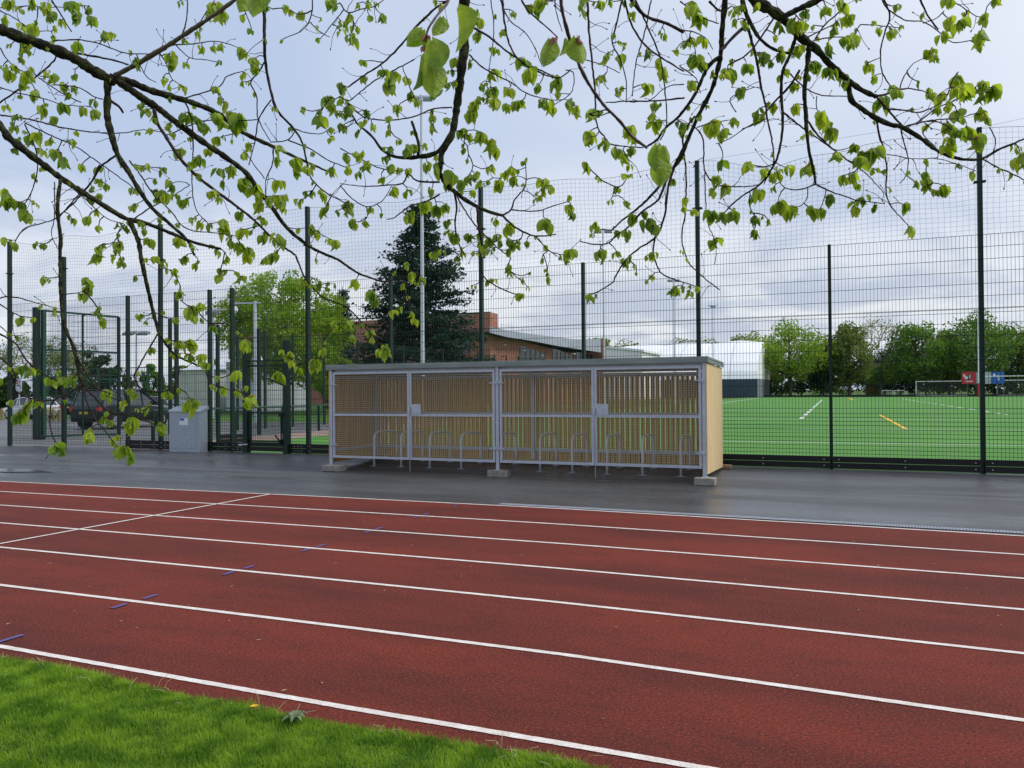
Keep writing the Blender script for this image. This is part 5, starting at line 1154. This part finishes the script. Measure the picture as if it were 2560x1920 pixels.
TW = [(C_, [(1940, 1020), (2050, 1080), (2120, 1110), (2240, 1170)], 4, 3), (C_, [(1260, 620), (1350, 720), (1400, 780), (1450, 830)], 6, 5), (C_, [(1260, 620), (1340, 600), (1440, 570), (1540, 580), (1600, 600)], 6, 2.5), (C_, [(1310, 700), (1450, 710), (1550, 720), (1700, 640), (1750, 520), (1790, 460)], 4.5, 2.5),
      (C_, [(1430, 820), (1530, 790), (1650, 770), (1780, 760), (1900, 730)], 4.5, 2.5), (C_, [(1470, 810), (1600, 780), (1700, 800), (1780, 860), (1900, 900)], 3.5, 2.5), (C_, [(1520, 800), (1640, 700), (1780, 640), (1900, 560)], 4, 2.5), (C_, [(770, 450), (700, 560), (620, 640), (550, 720), (480, 790), (400, 830)], 7, 3),
      (C_, [(810, 760), (870, 850), (950, 930), (1050, 1010), (1150, 1080), (1220, 1140), (1310, 1240)], 6, 2), (C_, [(1265, 765), (1280, 870), (1310, 960), (1330, 1100), (1325, 1230), (1360, 1330), (1460, 1440)], 5.5, 2.5), (C_, [(1420, 830), (1450, 950), (1470, 1030), (1450, 1130), (1410, 1180)], 4, 2), (C_, [(1310, -10), (1350, 100), (1320, 200), (1290, 330), (1300, 460), (1350, 550)], 4.5, 3),
      (C_, [(1300, 0), (1340, 60), (1450, 130), (1560, 140), (1660, 200), (1750, 270), (1870, 260)], 3.5, 2.5), (C_, [(1540, -10), (1600, 110), (1660, 190)], 5, 3.5), (C_, [(1410, 580), (1440, 490), (1500, 410), (1570, 375)], 3.5, 2), (C_, [(1330, 990), (1500, 1020), (1650, 1020), (1800, 1060), (1900, 1100)], 2.6, 2),
      (C_, [(1060, 30), (1000, 100), (930, 160), (870, 250)], 3.5, 4), (C_, [(660, 720), (760, 800), (870, 880), (960, 940)], 5, 3.5), (C_, [(0, 430), (100, 500), (130, 600)], 3.5, 2), (C_, [(0, 190), (100, 210), (170, 250), (210, 320)], 3.5, 2), (C_, [(872, 1185), (780, 1215), (690, 1215), (640, 1170)], 4.5, 2.5),
      (C_, [(872, 1185), (940, 1220), (1050, 1260), (1150, 1290), (1320, 1310)], 4.5, 2), (C_, [(820, 1210), (815, 1280), (780, 1320)], 3, 2), (C_, [(940, 1220), (920, 1300), (900, 1340)], 3, 2), (C_, [(1650, 770), (1560, 850), (1640, 940)], 3, 2), (C_, [(560, 760), (430, 820), (300, 900), (230, 925)], 3.5, 2),
      (C_, [(100, 820), (150, 900), (160, 1100), (250, 1190), (400, 1200), (500, 1190)], 4, 3), (C_, [(110, 820), (200, 790), (330, 770)], 3, 2), (C_, [(360, 720), (320, 640), (400, 590), (480, 560)], 3, 2), (C_, [(860, 260), (960, 240), (1080, 240)], 4, 2.5), (C_, [(790, 250), (900, 200), (1000, 150)], 4, 2.5),
      (C_, [(190, 10), (260, 70), (330, 40)], 7, 4), (C_, [(260, 330), (350, 230), (440, 150)], 9, 8), (C_, [(310, 420), (450, 330), (600, 120), (640, 60)], 4, 5), (C_, [(0, 10), (160, 120), (250, 150)], 4, 3), (C_, [(700, 470), (800, 560), (900, 610), (1080, 620)], 4, 2.5), (C_, [(880, 620), (880, 700), (930, 760)], 3, 2),
      (C_, [(1740, 0), (1790, 30), (1900, 100), (1950, 110)], 3, 2), (C_, [(1700, 70), (1640, 120), (1560, 150)], 3, 2), (C_, [(1230, 500), (1260, 480), (1300, 470)], 3, 2), (C_, [(1160, 160), (1240, 160), (1320, 170), (1420, 180)], 3, 2), (C_, [(1200, 410), (1240, 390), (1290, 370)], 3, 2), (C_, [(1990, 820), (2030, 900), (2010, 990)], 3, 2.5)]
for rgn, pts, a, c in TW: D = 3.1+rb.uniform(-.2, .25); limb(rgn, pts, a, c, D, D+.1, 'twig', name='twig')

CL = {
(0, 0, 2.572): '''60 40 80,130 70 50,205 30 80,290 50 80,310 110 80,390 150 60,345 185 45,235 150 45,210 195 80,150 180 60,30 140 70,470 50 90,490 110 80,570 60 60,580 140 80,665 230 70,710 230 60,345 250 50,140 300 80,170 340 60,500 310 80,70 300 40,145 390 60,20 440 45,60 490 80,100 450 60,170 500 90,190 460 60,160 560 70,345 520 80,300 490 50,420 570 70,480 580 60,440 620 60,230 610 80,130 630 40,400 700 85,610 665 60,535 720 70,610 740 70,480 500 50,270 720 80,340 780 70,110 760 60,50 700 60,90 830 60,250 890 80,190 900 80,320 915 60,130 920 70,90 970 60,470 925 50,265 980 60,350 1000 80,400 1050 90,520 1080 50,635 1100 60,780 1060 50,630 1170 45,675 1200 60,590 1220 50,860 1240 60,575 1300 55,640 1270 50,850 1345 60,465 1430 55,565 1420 65,635 1470 60,235 1325 40,40 1270 110,60 1310 90,120 1330 80,170 1400 90,240 1580 50,90 1590 60,40 1560 60,845 345 40,870 390 50,885 440 50,1090 380 90,1100 420 70,1050 520 60,1090 560 40,1180 575 50,1190 270 45,1270 225 50,1380 60 100,1350 100 70,1430 120 90,1300 320 60,1370 320 60,1425 310 60,1410 405 45,1200 425 55,1560 350 80,1560 120 50,1610 210 50,1140 30 40,1640 400 70,1640 450 70,1560 490 50,1560 540 45,1385 580 60,1410 650 50,1440 680 60,910 680 60,945 730 70,980 770 60,1190 760 90,1260 790 90,1310 830 80,1410 790 110,1530 790 130,1490 750 70,1085 830 50,1110 880 50,1170 985 80,1225 900 40,1400 910 70,1345 980 60,1490 915 40,1600 960 80,1570 1000 60,955 1080 50,1035 1105 60,1000 1170 50,1100 1210 80,1010 1250 70,1060 1270 90,1130 1270 60,1180 1320 70,1210 1300 50,1000 1290 50,1290 1040 80,1230 1070 60,1260 1140 60,1410 1120 70,1480 1100 80,1430 1190 60,1360 1260 70,1400 1290 60,1560 1190 90,1620 1230 90,1600 1170 70,1680 1280 80,1660 1340 80,1740 1310 80,1790 1300 90,1810 1350 60,1790 1200 80,1840 1270 50,1800 970 70,1780 1040 70,1900 1060 100,1910 1110 80,1975 1100 70,2130 1110 70,1240 1430 60,1280 1450 60,1350 1460 60,1450 1470 110,1550 1400 70,1550 1500 80,1700 1430 60,1700 1540 80,1790 1550 100,1620 1500 40,810 1480 60,930 1500 60,960 1570 70,920 1450 50,1150 1560 70,1030 1430 40,1230 1590 60,1400 1630 60,1540 1600 80,1600 1630 80,1480 1570 60,660 1590 50,760 1580 60,750 1620 60,620 1630 80,1840 60 60,1870 90 60,1925 100 60,2065 130 40,2130 40 80,2190 150 50,2190 220 60,2040 260 40,1810 270 35,2110 660 90,2140 700 80,1940 710 50,2050 790 90,2130 900 60,2190 560 60,1930 1310 60,1970 1250 50,2070 1260 80,2090 1370 80,2165 1370 40,2000 1480 70,2040 1510 60,2150 1580 70,2200 830 70,2190 740 60''',
(850, 0, 2.572): '''60 110 60,40 150 70,100 190 60,60 260 90,20 220 60,110 40 50,180 30 60,190 120 50,270 120 70,145 410 55,160 510 55,280 480 70,320 550 110,350 500 80,20 580 60,20 650 60,45 720 90,30 820 70,120 860 60,170 740 70,210 820 60,155 800 60,310 860 60,370 710 70,310 770 50,440 530 50,460 620 80,490 670 60,380 910 50,630 600 90,650 520 80,690 560 60,720 470 50,740 540 50,610 20 50,890 90 50,890 150 80,880 230 70,1000 330 60,1040 220 60,1000 110 40,1115 90 50,760 400 80,830 410 60,1100 360 50,1180 410 100,1210 500 110,1280 570 70,1230 460 60,1390 560 90,1400 520 70,1410 620 60,985 480 80,990 590 70,1000 660 90,950 610 70,1080 600 80,1070 690 60,1125 690 80,1170 670 60,900 560 50,1330 690 80,1370 700 80,1300 680 50,1480 680 80,1510 710 80,1620 750 90,1665 730 50,1660 520 60,1700 510 60,1700 390 70,1800 390 80,1260 80 70,1230 60 70,1290 20 80,1880 110 60,1660 40 80,1730 20 60,1560 50 60,1580 100 50,1830 300 50,1975 350 80,2050 410 70,2060 215 40,2090 240 60,2080 480 90,2070 490 70,1975 590 90,2020 690 70,2020 800 90,1790 600 60,1990 760 40,1870 860 100,1900 910 60,2190 810 70,2165 330 50,600 830 80,590 760 60,690 780 60,860 700 90,850 750 90,880 650 60,830 900 70,780 860 70,910 890 90,970 940 90,990 980 100,795 970 50,820 1040 40,650 1100 100,720 1150 110,700 1200 80,770 1200 80,830 1150 70,880 1140 70,895 1190 60,950 1180 50,970 1090 70,1010 1200 80,1100 1100 70,1110 1170 70,1060 1130 70,1200 1030 40,440 970 80,470 970 60,330 970 60,540 950 50,150 990 50,170 1070 70,110 1010 70,40 1020 70,50 1110 60,120 1130 60,290 1040 50,330 1090 70,375 1100 50,430 1110 60,270 1170 60,340 1240 80,440 1250 60,590 1240 60,840 1250 60,1310 1190 80,1360 1220 70,1300 1240 60,1260 1290 40,1290 1280 50,1480 1280 50,1480 1350 80,1490 1390 70,1000 1430 60,1070 1480 90,1330 1460 100,1010 1530 60,1200 1570 50,1040 1580 60,1100 1580 70,1090 1620 60,540 1330 80,470 1380 50,620 1350 90,440 1410 80,680 1340 70,50 1330 80,50 1370 60,85 1450 80,160 1440 60,190 1350 50,270 1380 40,680 1450 60,700 1430 50,830 1540 70,740 1540 80,1580 890 100,1610 900 60,1700 940 80,1770 980 80,1820 1020 80,1880 980 70,1860 1080 50,1580 1080 80,1820 1140 50,1790 1230 60,2150 1180 60,1840 1320 60,1740 1300 40,1640 1460 70,1630 1520 40,1880 1410 80,1950 1390 60,1980 1450 90,2010 1470 70,1840 1520 80,1780 1510 60,1670 1640 80,1780 1640 60,1480 1640 80,2020 1650 60,610 1020 60,570 1080 70,2200 1350 60,930 1600 60,960 1560 70,900 1530 60,600 1650 60,780 1640 50''',
(1700, 0, 2.572): '''80 60 110,110 130 70,140 160 80,150 270 70,60 270 60,85 280 60,40 300 60,100 400 100,130 430 70,70 560 80,200 490 60,310 480 90,280 490 70,335 400 50,430 450 80,380 605 80,540 380 90,590 410 50,360 150 60,415 160 70,350 80 80,390 60 60,480 60 60,640 180 80,620 250 50,760 330 80,730 330 60,740 160 100,760 180 90,800 90 80,800 170 60,860 175 40,945 80 80,1040 40 90,1010 170 90,1080 140 80,990 210 80,1130 250 90,1060 270 70,1090 300 60,960 330 80,870 430 90,840 430 60,970 470 100,1030 500 80,1045 555 70,660 330 60,640 370 70,680 470 60,640 510 60,740 560 60,820 500 50,740 700 70,610 700 80,570 680 60,500 760 80,510 720 60,345 790 70,210 820 110,280 870 80,20 830 80,920 770 110,960 830 80,980 870 90,840 855 40,795 880 40,1115 950 70,1000 1010 80,1150 1050 90,1160 1010 80,1240 1010 110,1250 1105 50,1050 1160 80,1100 1160 80,1135 1215 60,830 1080 100,810 1100 70,700 1100 80,270 1060 80,440 1080 80,430 1090 60,530 1120 70,590 1150 80,630 1140 60,510 1260 90,460 1290 60,605 1220 50,290 1230 100,230 1170 70,210 1240 60,340 1390 90,200 1400 90,260 1410 70,630 1340 100,720 1370 110,840 1370 90,900 1380 80,960 1290 80,1120 1360 80,1180 1300 80,1250 1345 50,1440 1340 70,1475 1490 80,1510 1190 60,1590 1200 90,1580 1140 70,1650 1250 60,1700 1230 90,1350 1220 35,1885 1130 60,1795 1075 50,1590 1050 40,490 1420 70,570 1435 50,465 1515 70,215 1570 80,265 1550 40,95 1370 50,30 1300 60,1290 680 110,1400 600 80,1360 580 60,1495 705 35,1530 540 50,1600 590 60,1620 630 60,1670 640 80,1640 720 60,1730 690 80,1780 530 100,1800 600 100,1760 610 80,1850 600 100,1950 570 110,2010 600 110,1940 640 80,1940 730 90,1970 790 70,1780 750 90,1720 820 90,1800 770 60,1840 860 100,1780 860 80,1740 920 80,1720 970 90,1910 930 130,1590 820 50,2190 1050 130,1235 155 40,1290 200 60,1350 215 80,1420 180 35,1550 115 50,1730 160 110,1690 240 90,1800 170 90,1710 30 70,1750 20 60,1400 50 60,1950 130 80,1930 250 110,1930 300 70,1610 360 80,1640 390 70,1215 450 70,1240 520 60,1200 410 40,2020 20 80,1145 5 40''',
(0, 640, 3.19): '''750 30 90,905 20 60,970 80 80,1390 140 80,345 185 70,700 210 80,700 280 100,660 340 80,165 530 80,430 460 60,335 405 40,810 540 90,1105 495 60,1160 535 25,1295 460 50,1090 180 60,1240 40 70,1300 60 70,1470 40 80,1570 90 70,1440 300 80,1400 520 60,1520 450 110,1550 500 80,1600 410 80,1205 760 60,60 910 50,150 930 90,200 900 70,250 940 90,320 930 50,410 1010 80,470 945 60,495 1010 90,580 980 70,565 1020 80,10 1010 70,85 1180 60,240 1200 70,290 1180 70,340 1190 50,150 1300 120,190 1240 60,850 1110 90,870 1150 50,1030 1080 60,1070 1115 70,985 1180 60,965 1220 50,1095 1235 30,1160 1255 50,1340 1120 80,830 1320 80,870 1340 70,1040 1350 120,1060 1390 90,1000 1370 60,1210 1340 40,1290 1380 100,710 1460 100,900 1490 70,930 1450 60,450 1540 110,500 1570 80,990 1570 110,1040 1610 100,940 1580 80,1520 1210 120,1560 1190 80,1420 710 80,1510 720 120,1560 740 80,1520 810 80,1600 830 90,1640 880 70''',
(480, 640, 3.19): '''230 140 80,220 190 80,395 200 90,180 580 80,190 590 60,890 220 60,940 250 60,1010 250 60,1080 270 60,1030 225 50,1140 240 50,1300 230 90,1440 340 110,1450 380 80,1585 470 60,440 720 100,450 760 60,790 810 90,720 780 60,965 880 120,940 890 60,1040 770 80,850 920 70,700 970 100,670 940 50,1145 560 80,1250 560 80,1280 580 80,1350 560 60,1430 620 90,1440 680 60,1270 660 70,1490 770 70,1560 780 100,1540 740 70,340 970 100,360 1090 80,420 1060 60,240 1080 80,430 1180 90,490 1150 100,280 30 60,440 30 80,640 30 100,560 50 50,990 40 50''',
(860, 480, 3.77): '''600 700 80,475 770 50,640 800 100,720 830 90,680 880 60,865 620 80,1050 640 60,1085 680 50,950 335 60,955 395 40,1030 465 80,1180 460 70,1210 590 50,1110 550 60,1490 510 60,1560 470 70,1560 570 60,1350 500 80,1330 590 70,1390 570 50,1275 500 60,1540 720 80,1570 780 80,1340 870 70,1430 845 60,1200 900 50,600 1000 50,440 1170 60,640 1160 80,660 1220 80,270 1000 110,300 1070 80''',
(1200, 500, 3.687): '''155 340 60,280 400 90,340 400 70,200 430 50,270 480 60,345 440 60,430 410 60,560 580 50,800 530 90,860 530 90,740 540 60,790 570 60,50 770 70,140 745 60,250 640 80,280 690 70,400 750 60,440 820 50,465 680 40,635 750 80,620 700 50,340 900 80,380 900 70,1000 910 90,1070 890 50,1110 540 90,1130 580 60,1260 510 60,1340 590 100,1370 560 80,1540 530 60,1620 510 60,1545 760 50,1590 715 25,1440 680 40,1420 620 60,1800 850 110,1760 860 80,1870 845 50,1915 890 60,2005 840 60,2155 400 90'''}
rl = random.Random(33)
LV = {'leaf': MB(), 'leaf_near': MB()}; BR = MB()
PU = [0, .07, .22, .42, .62, .80, .93, 1.0]; PW = [.07, .33, .46, .46, .37, .21, .07, 0.]
def leaf(b, base, d, L_, fold, curl, az):
    d = d.normalized(); n = Vector((cos(az), sin(az), 0)); n = (n-d*n.dot(d)).normalized(); s = d.cross(n)
    k0 = len(b.v); wav = rl.uniform(-.05, .05)
    for u, w in zip(PU, PW):
        c = base+d*(L_*u*(1-.12*curl*u))+n*(curl*L_*.35*u*u); w_ = w*L_*.92
        o1 = s*(w_*cos(fold)); o2 = n*(-w_*sin(fold)-.06*w_*sin(u*9)); hl = -d*(L_*.10 if u < .05 else 0)
        b.v += [tuple(c-o1+o2+hl), tuple(c-o1*.5+o2*.42), tuple(c), tuple(c+o1*.5+o2*.42+n*wav*L_*u), tuple(c+o1+o2+hl)]
    for i in range(len(PU)-1):
        for j in range(4): a = k0+i*5+j; b.f.append((a, a+1, a+6, a+5))
def cluster(px, py, size, D, key='leaf'):
    """a bud shoot at the top with a few drooping young leaves; px,py is the middle of the tuft"""
    size *= 1.14; sw = size*D/F; top = atD(px, py-size*.34, D+rl.uniform(-.03, .03)); n = 3 if size < 21 else (4 if size < 28 else (6 if size < 36 else 7))
    for k in range(n):
        az = rl.uniform(0, 2*pi); out = rl.uniform(.05, .55) if k else .1
        d = Vector((cos(az)*out, sin(az)*out, -1+out*.35)); Lf = sw*rl.uniform(.55, .85) if size > 14 else sw*.8
        b0 = top+Vector((cos(az), sin(az), 0))*sw*rl.uniform(.02, .22)+Vector((0, 0, rl.uniform(-.22, .12)*sw))
        leaf(LV[key], b0, d, Lf, rl.uniform(.3, 1.2), rl.uniform(-.7, 1.1), rl.uniform(0, 2*pi)); BR.tube([top+Vector((0, 0, sw*.08)), b0], .0007, 3, False)
    if rl.random() < .6:
        for k in range(2): az = rl.uniform(0, 6.3); leaf(BR, top+Vector((0, 0, sw*.05)), Vector((cos(az)*.7, sin(az)*.7, -.5)), sw*.22, .4, .3, az)
    return top
pts = []
for (ox, oy, sc), txt in CL.items():
    for tkn in txt.split(','):
        x, y, s = map(float, tkn.split()); pts.append((ox+x/sc, oy+y/sc, max(11., s/sc)))
# drop tufts traced twice where two crops overlap
keep = []
for p in pts:
    if all((p[0]-q[0])**2+(p[1]-q[1])**2 > 10**2 for q in keep): keep.append(p)
NX_ = np.array([n[:3] for n in nodes]); rad = [n[3] for n in nodes]
rest = list(keep); TWG = MB(); NB = NX_.shape[0]
K = np.array([[p[0], p[1]-p[2]*.34] for p in rest]); order = []
best = np.full(len(rest), 1e9); who = np.zeros(len(rest), int)
def upd(nn, i0):
    global best, who
    dx = K[:, None, 0]-nn[None, :, 0]; dy_ = K[:, None, 1]-nn[None, :, 1]; c = np.hypot(dx, dy_)*(1+.9*(dy_ < -4))
    j = c.argmin(1); v = c[np.arange(len(K)), j]; u_ = v < best; best = np.where(u_, v, best); who = np.where(u_, j+i0, who)
upd(NX_, 0); allN = [tuple(n) for n in NX_]; done = np.zeros(len(rest), bool)
for it in range(len(rest)):
    i = int(np.where(done, 1e9, best).argmin()); done[i] = True; p = rest[i]; q = allN[who[i]]; tx_, ty_ = K[i]
    dist = math.hypot(tx_-q[0], ty_-q[1]); Dn = q[2]+rl.uniform(-.06, .06); m_ = max(2, int(dist/11)); side = rl.uniform(-.22, .22)
    new = []; P3 = []
    for k in range(m_+1):
        f = k/m_; bx_ = q[0]+(tx_-q[0])*f; by_ = q[1]+(ty_-q[1])*f; arch = sin(pi*f)*dist*side; nx_, ny_ = -(ty_-q[1])/(dist+1e-6), (tx_-q[0])/(dist+1e-6)
        jj = 0 if k in (0, m_) else 1.6; bx_ += nx_*arch+rl.uniform(-jj, jj); by_ += ny_*arch+rl.uniform(-jj, jj)-0*f; D = q[2]+(Dn-q[2])*f
        P3.append(atD(bx_, by_, D)); new.append((bx_, by_, D))
    r0 = min(.0030, .0019+dist*.00001); TWG.tube(P3, [r0*1.25-(r0*.45)*k/m_ for k in range(m_+1)], 4, False)
    cluster(p[0], p[1], p[2], Dn)
    if len(new) > 2: upd(np.array(new[1:-1]), len(allN)); allN += new[1:-1]
# extra bare spurs with buds
for k in range(520):
    q = allN[rl.randrange(len(allN))]
    a = rl.uniform(0, 2*pi); L_ = rl.uniform(12, 62); P3 = []; x, y = q[0], q[1]
    for j in range(5): P3.append(atD(x, y, q[2]+j*.01)); x += cos(a)*L_/4; y += sin(a)*L_/4; a += rl.uniform(-.45, .45)
    TWG.tube(P3, [.0017, .0014, .0012, .0011, .0010], 4); e = P3[-1]; TWG.tube([e, e+(P3[-1]-P3[-2]).normalized()*.006, e+(P3[-1]-P3[-2]).normalized()*.012], [.0012, .0028, .0008], 5)
for k in range(430):
    q = allN[rl.randrange(NB, len(allN))] if rl.random() < .75 else allN[rl.randrange(NB)]; cluster(q[0]+rl.uniform(-6, 6), q[1]+rl.uniform(2, 10), rl.uniform(10, 19), q[2]+rl.uniform(-.05, .05))
TWG.build('fine_twigs', 'twig', TR)
# the large leaves hanging close to the camera
for (x, y, s, D) in ((850+520/2.572, 470/2.572, 46, 1.4), (850+590/2.572, 500/2.572, 40, 1.38)): pass
NEAR = [(B_, 750, 60, 300, 1.35, .5, 3.6, .2), (B_, 650, 110, 150, 1.4, .3, 4.4, -.3), (B_, 530, 190, 150, 1.42, .3, 4.9, -.9), (B_, 585, 260, 230, 1.36, .3, 4.5, .35), (B_, 520, 360, 230, 1.40, .75, 3.9, -.1), (B_, 575, 380, 260, 1.38, .5, 4.6, .12), (B_, 560, 250, 90, 1.4, .6, 5.5, .1),
        (B_, 1350, 250, 190, 1.6, .45, 4.4, -.2), (B_, 1440, 250, 130, 1.62, .8, 4.0, -.1), (B_, 1520, 240, 200, 1.58, .45, 4.9, .15), (B_, 2040, 930, 190, 1.72, .5, 4.5, -.05), (B_, 2050, 1020, 190, 1.75, .3, 4.3, .05), (B_, 2090, 940, 120, 1.7, .5, 5.0, .2),
        (A_, 1640, -110, 240, 1.15, .2, 4.4, .03), (A_, 1600, -60, 160, 1.2, .3, 4.9, -.4), (B_, 1560, -70, 130, 1.6, .5, 4.2, .0)]
for k, (rgn, x, y, L_, D, fold, az, tilt) in enumerate(NEAR):
    b = MB(); base = atD(rgn[0]+x/rgn[2], y/rgn[2], D); ax = Vector((cos(YAW), sin(YAW), 0))
    leaf(b, base, Vector((0, 0, -1))+ax*tilt, L_/rgn[2]*D/F*1.05, fold+.25, rl.uniform(.2, .7), az+YAW); b.build('large_leaf', 'leaf_near', TR, smooth=True)
for (x, y, D) in ((560, 235, 1.40), (545, 300, 1.40), (1370, 245, 1.6), (1525, 245, 1.58)):
    for k in range(4): leaf(BR, atD(850+x/2.572, y/2.572, D), Vector((rl.uniform(-.6, .6), rl.uniform(-.6, .6), -.6)), rl.uniform(.010, .018), .6, .4, rl.uniform(0, 6))
LV['leaf'].build('foliage', 'leaf', TR, smooth=True); BR.build('bud_scales', 'bract', TR)
